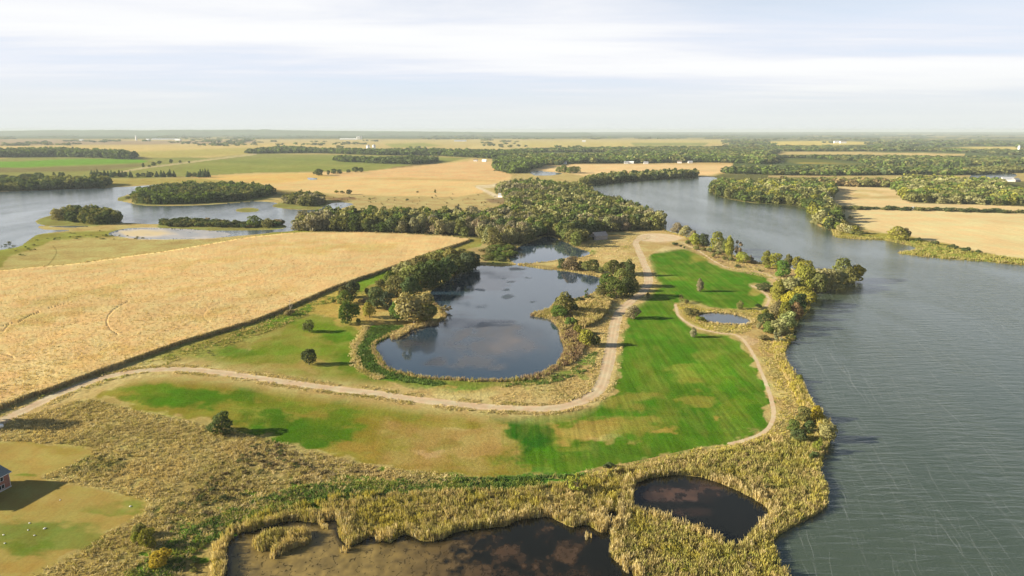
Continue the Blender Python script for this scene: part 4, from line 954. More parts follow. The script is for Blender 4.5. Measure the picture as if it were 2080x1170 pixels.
# left: evergreen rows and other far singles
ER = 'dark evergreens in the row beyond the left lake'
for x, h in zip([187,193,199,206,213,220,227,234,243,249,256,266,281,291,301,307,319,328,334,343,346,354,382,387,396,404,408,413,418,424], [10,9,11,8,10,9,10,8,10,9,8,10,7,6,9,8,9,10,9,8,12,9,9,7,7,9,12,12,13,12]):
    T(x, 359.5 + (x % 3) * .5, h * 1.25, 9.5, 'cone' if h > 8 else 'round', 'blue', 'dark evergreen in the row beyond the left lake', ER, lod='mid', name='evergreen')
for x, y, h, w in [(646,357,14,24),(667,355,9,9),(678,353,10,14),(690,353,9,12),(708,351,7,9),(722,350,11,14),(733,350,10,11)]: T(x, y, h, w, 'round', 'dark', 'dark tree in the row edging the far orange-tan field', 'dark trees at the far tan field', lod='mid')
for x, y, h, w, tn in [(683,392,6,10,'yellow-green'),(695,393,6,10,'olive'),(708,395,10,14,'dark'),(751,407,6,5,'olive'),(827,408,5,7,'dark'),(884,392,8,5,'olive'),(848,392,5,5,'brown'),(878,403,4,5,'brown')]: T(x, y, h, w, 'round' if h > 7 else 'shrub', tn, 'little ' + tn + ' bush in the dry grass behind the wood', 'little bushes in the dry grass behind the wood', name='shrub', lod='mid')
for x, y, h, w in [(50,362,8,20),(62,362,8,14),(80,362,10,16),(110,359,8,6),(122,359,8,7),(129,359,8,6),(28,364,6,16),(8,362,6,16)]: T(x, y, h, w, 'round', 'dark', 'dark tree loose behind the left shore wood', 'loose trees behind the left shore wood', lod='mid')
for x, y, h, w in [(291,340,8,5),(303,339,4,6),(312,337,7,9),(324,333,6,10),(347,332,8,8),(366,331,5,5),(384,331,4,5)]: T(x, y, h, w, 'round', 'dark', 'small dark tree beside the far field track', 'trees along the far field track', lod='mid')
for x, y, h, w in [(1135,350,12,14),(1147,351,16,22),(1158,352,14,16),(1166,352,15,18),(1173,350,12,14)]: T(x, y, h, w, 'round', 'green', 'tree in the small clump beside the far little pond', 'clump beside the far little pond', lod='mid')
T(1368,361,14,18,'round','olive','olive tree at the gap in the far lakeshore row',lod='mid'); T(1391,361,17,30,'round','olive','round olive tree in the end clump of the far lakeshore row',lod='mid'); T(1404,361,15,18,'round','dark','dark tree last in the end clump of the far lakeshore row',lod='mid')

T(516,461,22,30,'round','green','green tree standing highest on the long bushy islet in the left lake',lod='mid'); T(545,462,18,26,'round','olive','olive tree at the right end of the long bushy islet',lod='mid'); T(478,459,12,14,'round','olive','small olive tree in the middle of the long bushy islet',lod='mid')
T(119,448,20,22,'round','pale','pale small tree at the left end of the small wooded island',lod='mid'); T(262,404,5,16,'shrub','olive','low scrub on the tiny islet beside the large wooded island',lod='mid')
# ------------------------------------------------------------------ woods: scattered stands; nearest trees one by one, the rest one mass
WOOD = {  # spacing m, height m, tones, phrase
 'A': (10.5, 15.5, ['olive','olive','dark','green','pale','olive','grey'], 'the oak wood behind the big pond'),
 'B': (12, 16, ['dark','olive','dark','olive'], 'the row on the far shore of the lake'),
 'C': (11.5, 15, ['olive','olive','green','dark','yellow-green','pale'], 'the wood on the point across the lake'),
 'V': (10.5, 14, ['dark','olive','dark','green'], 'the wooded island in the left lake'),
 'D': (15, 13, ['dark','olive','green','dark'], ''), 'E': (13, 12, ['olive','brown','dark'], ''), 'G': (13, 13, ['olive','yellow-green','green','olive','pale'], ''),
 'I': (19, 18, ['green','dark','olive','green'], ''), 'J': (14, 18, ['green','dark','green'], ''), 'K': (24, 15, ['green','dark','olive'], ''),
 'Q': (22, 20, ['dark','green','dark'], ''), 'S': (17, 16, ['green','dark','dark'], ''), 'T': (22, 27, ['dark','green','dark'], ''), 'U': (13, 17, ['dark','olive','dark'], ''),
 'X': (20, 12, ['green','olive','dark'], ''), 'Y': (26, 13, ['green','olive','dark'], ''), 'Z': (18, 12, ['olive'], '')}
EXTRA_W = {'isle': ([(112,442),(160,436),(210,437),(242,447),(225,456),(150,453)], 10, 13, ['olive','dark','olive','grey'], 'the small wooded island at the left'),
 'isle2': ([(579,414),(600,408),(640,407),(660,411),(650,417),(620,419)], 10, 14, ['dark','olive','grey'], 'the little wooded islet in the left lake'),
 'shrub': ([(330,452),(400,448),(440,452),(500,456),(560,452),(575,458),(500,463),(400,461),(340,460)], 7, 5, ['dark','olive','dark','brown'], 'the long bushy islet in the left lake'),
 'hedge': ([(1692,424),(1800,425),(1960,429),(2080,432),(2300,437),(2300,439),(2080,434),(1960,431),(1800,427),(1692,426)], 9, 5, ['dark','olive','dark'], 'the hedge between the two tan fields across the lake'),
 'bank': ([(1690,462),(1700,470),(1740,477),(1730,470),(1704,456),(1700,430),(1680,414),(1660,410),(1655,432),(1668,452)], 9, 9, ['olive','yellow-green','pale'], 'the bank across the lake'),
 'mix': ([(1000,500),(1040,504),(1036,524),(1000,532),(985,520)], 8, 4.5, ['green','olive','yellow-green'], 'the scrub between the oak wood and the upper pond')}
OPEN = [np.array(q, float) for q in [[(1575,321),(1640,321),(1735,327),(1760,334),(1640,337),(1590,335)],[(1081,309),(1231,309),(1240,318),(1085,318)],[(1540,356),(1700,357),(1700,362),(1540,364)]]]
tw = []
def scatter_wood(key, pts_px, sp, hh, tones, phrase):
    p = jit(np.array(pts_px, float), .2, 5, hash_s(key)); w = un(p[:, 0], p[:, 1]); lo, hi = w.min(0), w.max(0)
    g = np.random.default_rng(hash_s(key)); nx = int((hi[0] - lo[0]) / sp) + 1; ny = int((hi[1] - lo[1]) / (sp * .87)) + 1
    if nx * ny > 400000: return
    ii, jj = np.meshgrid(np.arange(nx), np.arange(ny))
    x = lo[0] + (ii + .5 * (jj % 2)) * sp + g.uniform(-.42, .42, ii.shape) * sp; y = lo[1] + jj * sp * .87 + g.uniform(-.42, .42, ii.shape) * sp
    x, y = x.ravel(), y.ravel(); qx, qy = pr(x, y); k = inpoly(qx, qy, p)
    for q in OPEN: k &= ~inpoly(qx, qy, q)
    x, y = x[k], y[k]
    tn = fbm(x / (sp * 5), y / (sp * 5), hash_s(key) + 2, 2) + g.uniform(-.14, .14, len(x))
    for a, b, c in zip(x, y, tn):
        tw.append((math.hypot(a, b), a, b, hh * g.uniform(.68, 1.22), sp * g.uniform(1.2, 1.65), tones[int(np.clip((c - .2) / .6, 0, .999) * len(tones))], key, phrase))
for k, (sp, hh, tn, ph) in WOOD.items(): scatter_wood(k, W_POLY[k], sp, hh, tn, ph)
for k, (pp, sp, hh, tn, ph) in EXTRA_W.items(): scatter_wood(k, pp, sp, hh, tn, ph)
# loose belts and quilt of woods far out
g = np.random.default_rng(99)
fx_, fy_ = [], []
for (x0, x1, y0, y1, n) in [(-300, 1000, 283, 296, 260), (900, 1560, 284, 300, 260), (1480, 2300, 284, 308, 1000), (-200, 2300, 271, 283, 2600), (1760, 2300, 334, 345, 120), (430, 1000, 296, 312, 120)]:
    qx = g.uniform(x0, x1, n); qy = g.uniform(y0, y1, n)
    m = fbm(qx / 60, qy / 3.2, 31, 3) > (.52 if x0 < 1400 else .44); fx_.append(qx[m]); fy_.append(qy[m])
fx_, fy_ = np.concatenate(fx_), np.concatenate(fy_)
open_f = [box(1560,286,1770,298), box(1920,297,2090,307), box(1540,307,1965,319), box(1480,299,1980,304), box(1580,320,1750,336), box(1081,309,1231,316), box(1040,284,1470,297), box(-4000,297,700,312), box(780,284,990,301)]
for qx, qy in zip(fx_, fy_):
    if any(inpoly(np.array([qx]), np.array([qy]), q)[0] for q in open_f) and g.uniform() > .03: continue
    a, b = un(qx, qy); d = math.hypot(a, b); s = np.clip(d / 260, 10, 60)
    for _ in range(3 if d < 9000 else 1):
        tw.append((d, a + g.normal() * s * 1.6, b + g.normal() * s * .8, g.uniform(10, 17), s * g.uniform(.9, 2.0), ['dark','green','olive'][int(g.integers(3))], 'far', ''))
tw.sort(key=lambda r: r[0])
N_SINGLE = 300 - sum(1 for o in C.objects if o.type == 'EMPTY' and o.name.split('.')[0] == 'tree')
tone_word = {'olive': 'olive', 'dark': 'dark', 'green': 'green', 'pale': 'pale', 'grey': 'greyish', 'yellow-green': 'yellowish', 'brown': 'brownish', 'blue': 'blackish', 'yellow': 'yellow', 'bright': 'bright'}
mass = []; n1 = 0; n_sh = 0
for r in tw:
    d, a, b, h, w, tn, key, ph = r
    qx, qy = pr(a, b); inside = -20 < qx < 2100
    bush = key in ('shrub', 'hedge', 'mix', 'bank')
    if bush and ph and inside and n_sh < 150:
        n_sh += 1; plant(a, b, h, w, 'shrub' if key != 'bank' else 'round', tn, tone_word[tn] + ' bush of ' + ph, 'bushes of ' + ph, 'shrub', 'mid')
    elif ph and not bush and inside and n1 < N_SINGLE:
        n1 += 1; plant(a, b, h, w, 'round' if n1 % 5 else 'willow', tn, tone_word[tn] + ' broadleaf tree of ' + ph, 'trees of ' + ph, 'tree', 'mid')
    else: mass.append(r)
LO = {'mid': [crown_np('round', 900 + i, 190, .10) for i in range(4)], 'lo': [crown_np('round', 950 + i, 48, .20) for i in range(4)], 'far': [crown_np('round', 970 + i, 12, .42) for i in range(3)]}
Vs, Cs = [], []
g = np.random.default_rng(123)
for d, a, b, h, w, tn, key, ph in mass:
    src = LO['mid' if d < 1500 else 'lo' if d < 4200 else 'far']; V, t = src[int(g.integers(len(src)))]
    th = g.uniform(0, 6.28); c, s = math.cos(th), math.sin(th); k = g.uniform(.92, 1.1) * (1.0 if d < 1300 else 1.18)
    v = np.stack([(V[:, 0] * c - V[:, 1] * s) * w + a, (V[:, 0] * s + V[:, 1] * c) * w + b, V[:, 2] * h], 1)
    Vs.append(v); Cs.append(np.array(TONE[tn])[None] * t[:, None] * k)
Vs = np.concatenate(Vs); Cs = np.concatenate(Cs)
tag(link('woodland', mesh_np('woodland', Vs, np.arange(len(Vs)).reshape(-1, 4), Cs), M_MASS), kind='stuff')
print('single wood trees', n1, 'bushes', n_sh, 'mass trees', len(mass), 'mass faces', len(Vs) // 4)

# ------------------------------------------------------------------ ground cover: reeds, dry grass, weeds, brush (each one mass nobody could count)
M_BLADE = leaf_mat('dry_blades', False)
WATERS = [LAKE, POND, SMALL, MARSH_A, MARSH_B]
NOGO = [ROAD_P, LOOP] + PATH_P
cover = {}
def in_any(x, y, L):
    r = np.zeros(x.shape, bool)
    for q in L: r |= inpoly(x, y, q)
    return r
def pts_in(q_px, dens, seed, clear=WATERS + NOGO + [LAWN, CROP], keep_isle=False, patch=None, fall=0.0):
    """random points of a traced patch; patch=(scale m, threshold) leaves gaps"""
    q = jit(np.array(q_px, float), 1.0, 6, seed) if len(q_px) < 80 else np.asarray(q_px)
    w = un(q[:, 0], q[:, 1]); lo, hi = w.min(0), w.max(0); g = np.random.default_rng(seed)
    n = int(min(1.5e6, (hi[0] - lo[0]) * (hi[1] - lo[1]) * dens)); x = g.uniform(lo[0], hi[0], n); y = g.uniform(lo[1], hi[1], n)
    if fall: k = g.uniform(size=n) < np.clip(fall / y, 0, 1); x, y = x[k], y[k]
    qx, qy = pr(x, y); k = inpoly(qx, qy, q)
    bad = in_any(qx, qy, clear)
    if keep_isle: bad &= ~inpoly(qx, qy, POOL_ISLE)
    k &= ~bad
    if patch: k &= fbm(x / patch[0], y / patch[0], seed + 9, 3) + g.uniform(-.06, .06, len(x)) > patch[1]
    return np.stack([x[k], y[k]], 1)
def pts_edge(line, inner, outer, per_m, seed, ymin=0, xmin=-1e9, xmax=1e9, into=False):
    """points in a strip on the landward side of a traced shore"""
    q = np.vstack([line, line[:1]]); q = q[(q[:, 1] > 268) & (q[:, 1] < 1400)]
    w = un(q[:, 0], q[:, 1]); g = np.random.default_rng(seed); a = w[:-1]; d = w[1:] - a; L = np.hypot(d[:, 0], d[:, 1])
    ok = (L < 120); n = np.where(ok, L * per_m, 0).astype(int); i = np.repeat(np.arange(len(a)), n)
    t = g.uniform(size=len(i))[:, None]; nn = np.stack([-d[i, 1], d[i, 0]], 1) / np.maximum(L[i], 1e-6)[:, None]
    p = a[i] + d[i] * t + nn * (g.uniform(inner, outer, len(i)) * g.choice([-1, 1], len(i)))[:, None]
    qx, qy = pr(p[:, 0], p[:, 1]); k = (qy > ymin) & (qx > xmin) & (qx < xmax) & ~in_any(qx, qy, [MARSH_A, MARSH_B, SMALL, POND] + NOGO)
    k &= ~inpoly(qx, qy, LAKE)
    return p[k]
def blades(name, p, h, w, spread, nb, cols, seed, lean=.22, z0=0.0, tone=6.0):
    """nb blades per clump; cols: list of albedos picked by a slow noise"""
    g = np.random.default_rng(seed); n = len(p)
    if n == 0: return
    kk = np.clip((fbm(p[:, 0] / tone, p[:, 1] / tone, seed + 3, 3) - .25) / .5 + g.uniform(-.3, .3, n), 0, .999)
    cl = np.array(cols)[(kk * len(cols)).astype(int)] * g.uniform(.8, 1.2, (n, 1))
    hc = g.uniform(h[0], h[1], n) * (.5 + 1.0 * fbm(p[:, 0] / 1.7, p[:, 1] / 1.7, seed + 5, 2))
    P0 = np.repeat(p, nb, 0); m = len(P0); P0 = P0 + g.normal(size=(m, 2)) * spread; hb = np.repeat(hc, nb) * g.uniform(.7, 1.1, m)
    a = g.uniform(0, 2 * math.pi, m); dx, dy = np.cos(a) * w, np.sin(a) * w; lx, ly = g.normal(size=m) * lean * hb, g.normal(size=m) * lean * hb
    o = np.zeros(m) + z0
    V = np.stack([np.stack([P0[:, 0] - dx, P0[:, 1] - dy, o], 1), np.stack([P0[:, 0] + dx, P0[:, 1] + dy, o], 1),
                  np.stack([P0[:, 0] + dx * .35 + lx, P0[:, 1] + dy * .35 + ly, o + hb], 1), np.stack([P0[:, 0] - dx * .5 + lx, P0[:, 1] - dy * .5 + ly, o + hb * .96], 1)], 1).reshape(-1, 3)
    cb = np.repeat(cl, nb, 0) * g.uniform(.85, 1.15, (m, 1))
    cover.setdefault(name, []).append((V, np.repeat(cb, 4, 0)))
def clumps(name, p, h, w, cols, seed, src_kind='shrub', nq=70, leaf=.13):
    g = np.random.default_rng(seed); src = [crown_np(src_kind, seed + i, nq, leaf) for i in range(4)]
    kk = np.clip((fbm(p[:, 0] / 9, p[:, 1] / 9, seed + 3, 3) - .25) / .5 + g.uniform(-.3, .3, len(p)), 0, .999); ci = (kk * len(cols)).astype(int)
    for (x, y), c in zip(p, ci):
        V, t = src[int(g.integers(4))]; th = g.uniform(0, 6.28); hh = g.uniform(*h); ww = g.uniform(*w); co, si = math.cos(th), math.sin(th)
        v = np.stack([(V[:, 0] * co - V[:, 1] * si) * ww + x, (V[:, 0] * si + V[:, 1] * co) * ww + y, V[:, 2] * hh], 1)
        cover.setdefault(name, []).append((v, np.array(cols[c])[None] * t[:, None] * g.uniform(.8, 1.2)))
A = lambda *c: tuple(c)
r_tan = A(.50,.40,.19); r_tan2 = A(.41,.335,.15); r_olive = A(.36,.32,.11); r_yel = A(.42,.365,.085); r_brown = A(.32,.24,.145); r_pale = A(.56,.47,.26)
w_green = A(.13,.205,.05); w_dark = A(.085,.145,.038); w_lime = A(.21,.25,.055)
Z_REED = [(430,1190),(455,1090),(520,1050),(600,1030),(690,1008),(800,1004),(950,998),(1100,990),(1200,968),(1290,950),(1390,932),(1480,912),(1560,890),(1600,886),(1650,890),(1690,890),(1690,1000),(1660,1050),(1590,1085),(1580,1120),(1610,1180),(1700,1300),(1700,1400),(430,1400)]
p = pts_in(Z_REED, 2.3, 301, keep_isle=True, patch=(3.0, .34)); blades('reeds', p, (1.1, 2.0), .10, .22, 6, [r_tan, r_olive, r_tan2, r_olive, r_yel], 302)
p = pts_in([(1290,1060),(1500,1120),(1560,1080),(1690,1000),(1690,890),(1640,890),(1500,915),(1330,945),(1480,960),(1590,1010),(1560,1080),(1600,1180),(1640,1300),(1300,1300)], 1.3, 304, patch=(4, .42)); blades('reeds', p, (1.1, 2.1), .10, .24, 6, [r_olive, A(.33,.33,.085), A(.38,.35,.11)], 305)
for i, q in enumerate([MARSH_A, MARSH_B]): p = pts_edge(q, 0, 3.2, 11, 310 + i, ymin=940); blades('reeds', p, (1.7, 2.7), .10, .20, 7, [r_tan, r_pale, r_tan2, r_olive], 312 + i, .14)
p = pts_in(POOL_ISLE, 5, 318, clear=[]); blades('reeds', p, (1.4, 2.4), .10, .22, 7, [r_tan, r_tan2, r_olive], 319, .14)
for i, (x, y) in enumerate([(652,1066),(556,1130),(700,1118),(1195,1092),(1250,1112),(1258,1126),(1243,1120),(1266,1146),(1272,1158),(770,1098),(660,1072)]):
    c = un(x, y); g = np.random.default_rng(330 + i); blades('reeds', c + g.normal(size=(9, 2)) * .5, (1.2, 2.2), .1, .2, 7, [r_tan, r_pale], 340 + i, .12)
# lake shore of the peninsula, getting yellower upwards
p = pts_edge(LAKE, 0, 5.0, 9, 350, ymin=690, xmax=1720); blades('reeds', p, (1.3, 2.3), .11, .22, 6, [r_yel, r_yel, r_tan, r_olive], 351, .16)
p = pts_in([(1590,690),(1606,740),(1640,800),(1672,852),(1640,850),(1612,800),(1585,745),(1570,700)], 2.0, 352); blades('reeds', p, (.9, 1.8), .10, .25, 6, [r_yel, r_yel, r_tan], 353)
p = pts_edge(LAKE, 0, 4, 3.5, 354, ymin=455, xmax=1760); blades('reeds', p, (.8, 1.6), .16, .3, 5, [r_olive, r_yel, r_tan], 355)
p = pts_edge(LAKE, 0, 7, 3.0, 356, ymin=462, xmin=1640, xmax=2400); p = p[pr(p[:, 0], p[:, 1])[1] < 560]; blades('reeds', p, (1.4, 2.4), .20, .3, 5, [A(.33,.30,.08), r_olive, A(.38,.31,.14)], 357)
p = pts_in([(1697,481),(1760,480),(1850,488),(1920,502),(2000,516),(2080,528),(2200,545),(2200,555),(2080,538),(1913,524),(1836,514),(1862,503),(1792,487)], .30, 358); blades('reeds', p, (.9, 1.8), .25, .4, 5, [r_olive, A(.30,.28,.075), w_lime], 359)
# big pond, oval pond
p = pts_edge(POND, 0, 2.6, 6, 360, ymin=600); blades('reeds', p, (.9, 1.8), .11, .25, 6, [r_brown, r_tan2, r_brown, r_olive], 361, .2)
p = pts_edge(POND, 0, 5, 7, 362, ymin=640, xmin=1060); blades('reeds', p, (.9, 1.9), .12, .25, 6, [r_brown, r_tan2, r_brown, A(.20,.13,.085)], 363, .2)
p = pts_edge(POND, 0, 3, 2.5, 364, ymin=470); blades('reeds', p, (.6, 1.3), .18, .3, 5, [r_olive, r_tan2, r_tan], 365, .2)
p = pts_in([(793,685),(835,664),(884,657),(886,662),(845,668),(805,690)], 3, 366, clear=[]); blades('reeds', p, (1.2, 2.0), .12, .25, 6, [r_tan, r_pale, r_brown], 367, .15)
p = pts_edge(SMALL, 0, 2.0, 7, 368); blades('reeds', p, (.7, 1.3), .12, .2, 5, [r_pale, r_tan], 369, .15)
p = pts_in([(1172,618),(1222,608),(1240,618),(1230,640),(1205,660),(1176,664),(1164,642)], 2.6, 370); blades('reeds', p, (2.0, 3.0), .13, .25, 6, [r_tan2, r_olive, r_tan], 371, .12)
p = pts_in([(1078,641),(1110,628),(1160,625),(1165,660),(1140,672),(1120,650)], 2.2, 372); blades('reeds', p, (1.0, 2.0), .13, .25, 6, [r_brown, r_tan2, r_olive], 373, .2)
p = pts_in([(1140,690),(1175,660),(1190,690),(1180,720),(1150,745),(1138,720)], 2.0, 374); blades('reeds', p, (.9, 1.8), .13, .25, 6, [r_brown, A(.20,.13,.085), r_tan2], 375, .2)
# lush weeds
g_cols = [w_green, w_dark, w_green, w_lime]
LUSH = [(250,1180),(330,1115),(400,1070),(500,1025),(600,990),(720,980),(850,974),(1000,970),(1100,967),(1190,966),(1195,984),(1100,990),(950,1000),(800,1006),(680,1022),(560,1048),(460,1085),(380,1135),(330,1185)]
p = pts_in(LUSH, 2.4, 380, patch=(5, .33)); blades('green_weeds', p, (.4, 1.0), .16, .25, 5, g_cols, 381, .5)
p = pts_in([(735,690),(760,664),(835,664),(793,684),(764,702),(774,728),(792,750),(830,764),(900,775),(880,783),(780,768),(742,748),(726,715)], 1.6, 382); blades('green_weeds', p, (.4, .9), .18, .3, 5, [w_green, w_dark, A(.085,.13,.03)], 383, .5)
p = pts_in([(1150,757),(1190,725),(1210,715),(1205,745),(1150,770),(1080,785),(1020,785),(1090,768)], 1.4, 384, patch=(7, .45)); blades('green_weeds', p, (.4, .9), .16, .3, 5, [w_green, A(.085,.13,.03)], 385, .5)
p = pts_in([(820,600),(700,590),(560,650),(420,702),(400,712),(560,668),(700,605)], .5, 388, patch=(8, .5)); blades('green_weeds', p, (.3, .8), .16, .3, 4, [w_green, w_lime], 389, .5)
# dry rough grass
d_cols = [r_tan, r_tan2, r_pale, r_tan2, r_olive, A(.40,.33,.16)]
ROUGH = [(-60,905),(-60,870),(100,832),(180,812),(255,830),(400,860),(545,893),(650,923),(780,950),(980,972),(960,985),(700,1005),(560,1040),(440,1090),(380,1140),(330,1190),(60,1190),(205,1092),(296,1034),(240,1000),(120,978),(90,966),(186,914),(90,900)]
p = pts_in(ROUGH, 1.7, 390, patch=(2.4, .36)); blades('dry_grass', p, (.35, .8), .12, .3, 5, d_cols, 391, .85, 0, 14)
p = pts_in([(1180,958),(1300,938),(1400,916),(1510,897),(1570,868),(1576,800),(1540,700),(1560,690),(1600,740),(1640,840),(1600,890),(1500,915),(1300,955),(1190,975)], 1.3, 392, patch=(2.6, .38)); blades('dry_grass', p, (.25, .6), .13, .3, 5, [r_tan2, r_olive, r_tan, r_yel], 393, .8, 0, 12)
p = pts_in([(1000,826),(1010,785),(1100,765),(1150,725),(1200,660),(1240,620),(1300,580),(1290,620),(1262,640),(1240,740),(1225,790),(1190,812),(1110,832)], .8, 394, patch=(3.5, .42)); blades('dry_grass', p, (.2, .5), .14, .3, 5, [r_tan, r_tan2, r_olive], 395, .8, 0, 12)
p = pts_in([(1180,500),(1290,478),(1300,500),(1310,560),(1240,560),(1230,545),(1120,540),(1195,518)], .35, 396, patch=(6, .45)); blades('dry_grass', p, (.3, .7), .18, .35, 4, [r_tan, r_olive, r_pale], 397, .45)
p = pts_in([(60,806),(300,735),(520,655),(620,622),(640,632),(520,682),(300,752),(120,808),(0,850)], .8, 398, patch=(5, .45)); blades('dry_grass', p, (.3, .8), .13, .3, 5, [r_olive, w_lime, r_tan], 399, .45)
p = pts_in([(1376,618),(1440,628),(1545,632),(1530,664),(1500,678),(1430,668)], 1.0, 400); blades('dry_grass', p, (.3, .8), .13, .3, 5, [r_olive, r_tan, r_yel], 401, .45)
p = pts_in([(1400,484),(1470,515),(1560,540),(1640,560),(1610,600),(1580,640),(1560,600),(1590,575),(1480,546),(1400,503)], .5, 402, patch=(6, .42)); blades('dry_grass', p, (.3, .8), .16, .3, 5, [r_olive, r_tan, r_brown], 403, .45)
for i, r in enumerate([ROAD]):      # unmown verges
    a = un(r[:, 0], r[:, 1]); g = np.random.default_rng(410); k = np.repeat(np.arange(2, len(a) - 2), 26); n = np.gradient(a, axis=0)[k]; n = np.stack([-n[:, 1], n[:, 0]], 1) / np.linalg.norm(n, axis=1)[:, None]
    q = a[k] + n * (g.uniform(3.3, 5.6, len(k)) * g.choice([-1, 1], len(k)))[:, None] + g.normal(size=(len(k), 2)) * .8
    q = q[fbm(q[:, 0] / 9, q[:, 1] / 9, 77, 3) > .46]; blades('dry_grass', q, (.2, .55), .12, .25, 5, [r_tan, r_pale, r_olive], 411, .45)
for q, sd in [(PATHS[3], 415), (PATHS[4], 417)]:
    a = un(q[:, 0], q[:, 1]); g = np.random.default_rng(sd); k = g.integers(0, len(a), 500); q = a[k] + g.normal(size=(500, 2)) * 1.2; blades('dry_grass', q, (.5, 1.1), .12, .25, 5, [r_tan, r_pale, r_olive], sd + 1, .4)
# brush
p = pts_in([(360,1080),(330,1060),(420,980),(470,940),(520,905),(570,905),(640,960),(560,1000),(480,1020),(420,1060)], .12, 420, patch=(7, .42)); clumps('brush', p, (.6, 1.3), (1.2, 2.6), [A(0.072,0.087,0.035), A(0.131,0.109,0.058), A(0.102,0.123,0.043), A(0.189,0.145,0.080)], 421)
p = pts_in([(250,1180),(300,1120),(420,1070),(560,1010),(700,990),(560,1050),(440,1100),(380,1180)], .10, 422, patch=(6, .45)); clumps('brush', p, (.6, 1.4), (1.2, 2.6), [A(0.072,0.109,0.029), A(0.102,0.131,0.036), A(0.145,0.145,0.043)], 423)
p = pts_in([(520,890),(620,930),(760,960),(800,970),(640,965),(560,930)], .07, 424, patch=(6, .42)); clumps('brush', p, (.5, 1.2), (1.2, 2.4), [A(0.275,0.217,0.131), A(0.217,0.181,0.102), A(0.160,0.131,0.072)], 425)
p = pts_in([(130,950),(200,925),(260,925),(280,950),(180,965)], .10, 426); clumps('brush', p, (.4, .8), (1.0, 2.0), [A(0.087,0.116,0.041), A(0.145,0.145,0.058)], 427)
p = pts_in([(1200,975),(1440,925),(1560,895),(1640,885),(1690,895),(1670,1000),(1600,1075),(1560,1010),(1440,962)], .055, 428, patch=(9, .46)); clumps('brush', p, (.9, 1.9), (1.4, 3.0), [A(0.131,0.145,0.035), A(0.203,0.181,0.043), A(0.102,0.116,0.043), A(0.189,0.145,0.072)], 429)
p = pts_in([(1290,1110),(1400,1090),(1520,1120),(1580,1180),(1300,1250)], .06, 430); clumps('brush', p, (1.0, 2.0), (1.4, 3.2), [A(0.217,0.217,0.029), A(0.174,0.189,0.043), A(0.232,0.189,0.102)], 431)
p = pts_in([(990,490),(1045,505),(1040,530),(985,535),(970,520)], .02, 432); clumps('brush', p, (.8, 2.0), (2, 4), [A(0.116,0.145,0.043), A(0.145,0.145,0.058)], 433)
p = pts_in([(130,795),(560,632),(640,608),(660,615),(440,720),(380,738),(180,790)], .012, 434); clumps('brush', p, (.4, .9), (.8, 1.8), [A(0.102,0.131,0.043), A(0.174,0.160,0.072)], 435)
p = pts_in([(0,505),(60,480),(230,470),(300,486),(100,490),(60,520)], .004, 436); clumps('brush', p, (.8, 2.0), (2, 5), [A(0.116,0.145,0.043), A(0.160,0.160,0.058)], 437)
p = pts_in([(660,395),(766,400),(1000,395),(1030,425),(700,425)], .0012, 438); clumps('brush', p, (.8, 2.2), (2, 4), [A(0.116,0.116,0.051), A(0.160,0.145,0.072)], 439)
p = pts_in([(1560,650),(1590,600),(1640,590),(1690,575),(1738,562),(1742,568),(1650,602),(1630,650),(1605,690),(1572,694)], .025, 445); clumps('brush', p, (1.5, 4.0), (3, 6), [A(.12,.12,.04), A(.09,.105,.03), A(.17,.16,.075), A(.16,.14,.03)], 446)
# stalks along the near edge of the crop and tassels over its nearer part
ce = crop_edge; ok = (Y[ce[:, 0]] < 900) & (X[ce[:, 0]] > -600); ce = ce[ok]; g = np.random.default_rng(440)
L = np.hypot(X[ce[:, 0]] - X[ce[:, 1]], Y[ce[:, 0]] - Y[ce[:, 1]]); k = np.repeat(np.arange(len(ce)), np.clip(L * 7, 1, 40).astype(int)); t = g.uniform(size=len(k))
q = np.stack([X[ce[k, 0]] * t + X[ce[k, 1]] * (1 - t), Y[ce[k, 0]] * t + Y[ce[k, 1]] * (1 - t)], 1) + g.normal(size=(len(k), 2)) * .35
blades('ripe_stalks', q, (1.7, 2.4), .07, .12, 3, [A(.50,.40,.22), A(.44,.34,.18), A(.38,.30,.14)], 441, .10)
p = pts_in(CROP, .5, 442, clear=[], fall=230); qx, qy = pr(p[:, 0], p[:, 1]); tt = np.full(len(p), 9.0)
for q in TRACKS: tt = np.minimum(tt, linedist(qx, qy, q, 9))
p = p[(tt > 3) & (qx > -120) & (np.random.default_rng(5).uniform(size=len(p)) < np.clip((640 - p[:, 1]) / 380, 0, 1))]; blades('ripe_stalks', p, (.4, .8), .11, .25, 4, [A(.50,.385,.20), A(.46,.35,.175), A(.42,.33,.155)], 443, .3, 1.65)
for name, parts in cover.items():
    V = np.concatenate([a for a, _ in parts]); c = np.concatenate([b for _, b in parts])
    tag(link(name, mesh_np(name, V, np.arange(len(V)).reshape(-1, 4), c), M_BLADE), kind='stuff'); print(name, len(V) // 4)

# ------------------------------------------------------------------ buildings and small built things
M_BRICK, bt, bb = new_mat('brick')
_tc = N(bt, 'ShaderNodeTexCoord'); _br = N(bt, 'ShaderNodeTexBrick'); _br.inputs['Scale'].default_value = 3.2
_br.inputs['Color1'].default_value = (.30,.11,.07,1); _br.inputs['Color2'].default_value = (.24,.085,.055,1); _br.inputs['Mortar'].default_value = (.36,.30,.26,1); _br.inputs['Mortar Size'].default_value = .012
_mp = mapping(bt, _tc.outputs['Object'], (1, 1, 1)); _sp = N(bt, 'ShaderNodeSeparateXYZ'); bt.links.new(_mp, _sp.inputs[0]); _cb = N(bt, 'ShaderNodeCombineXYZ')
bt.links.new(mth(bt, 'ADD', _sp.outputs[0], _sp.outputs[1]), _cb.inputs[0]); bt.links.new(_sp.outputs[2], _cb.inputs[1]); bt.links.new(_cb.outputs[0], _br.inputs['Vector'])
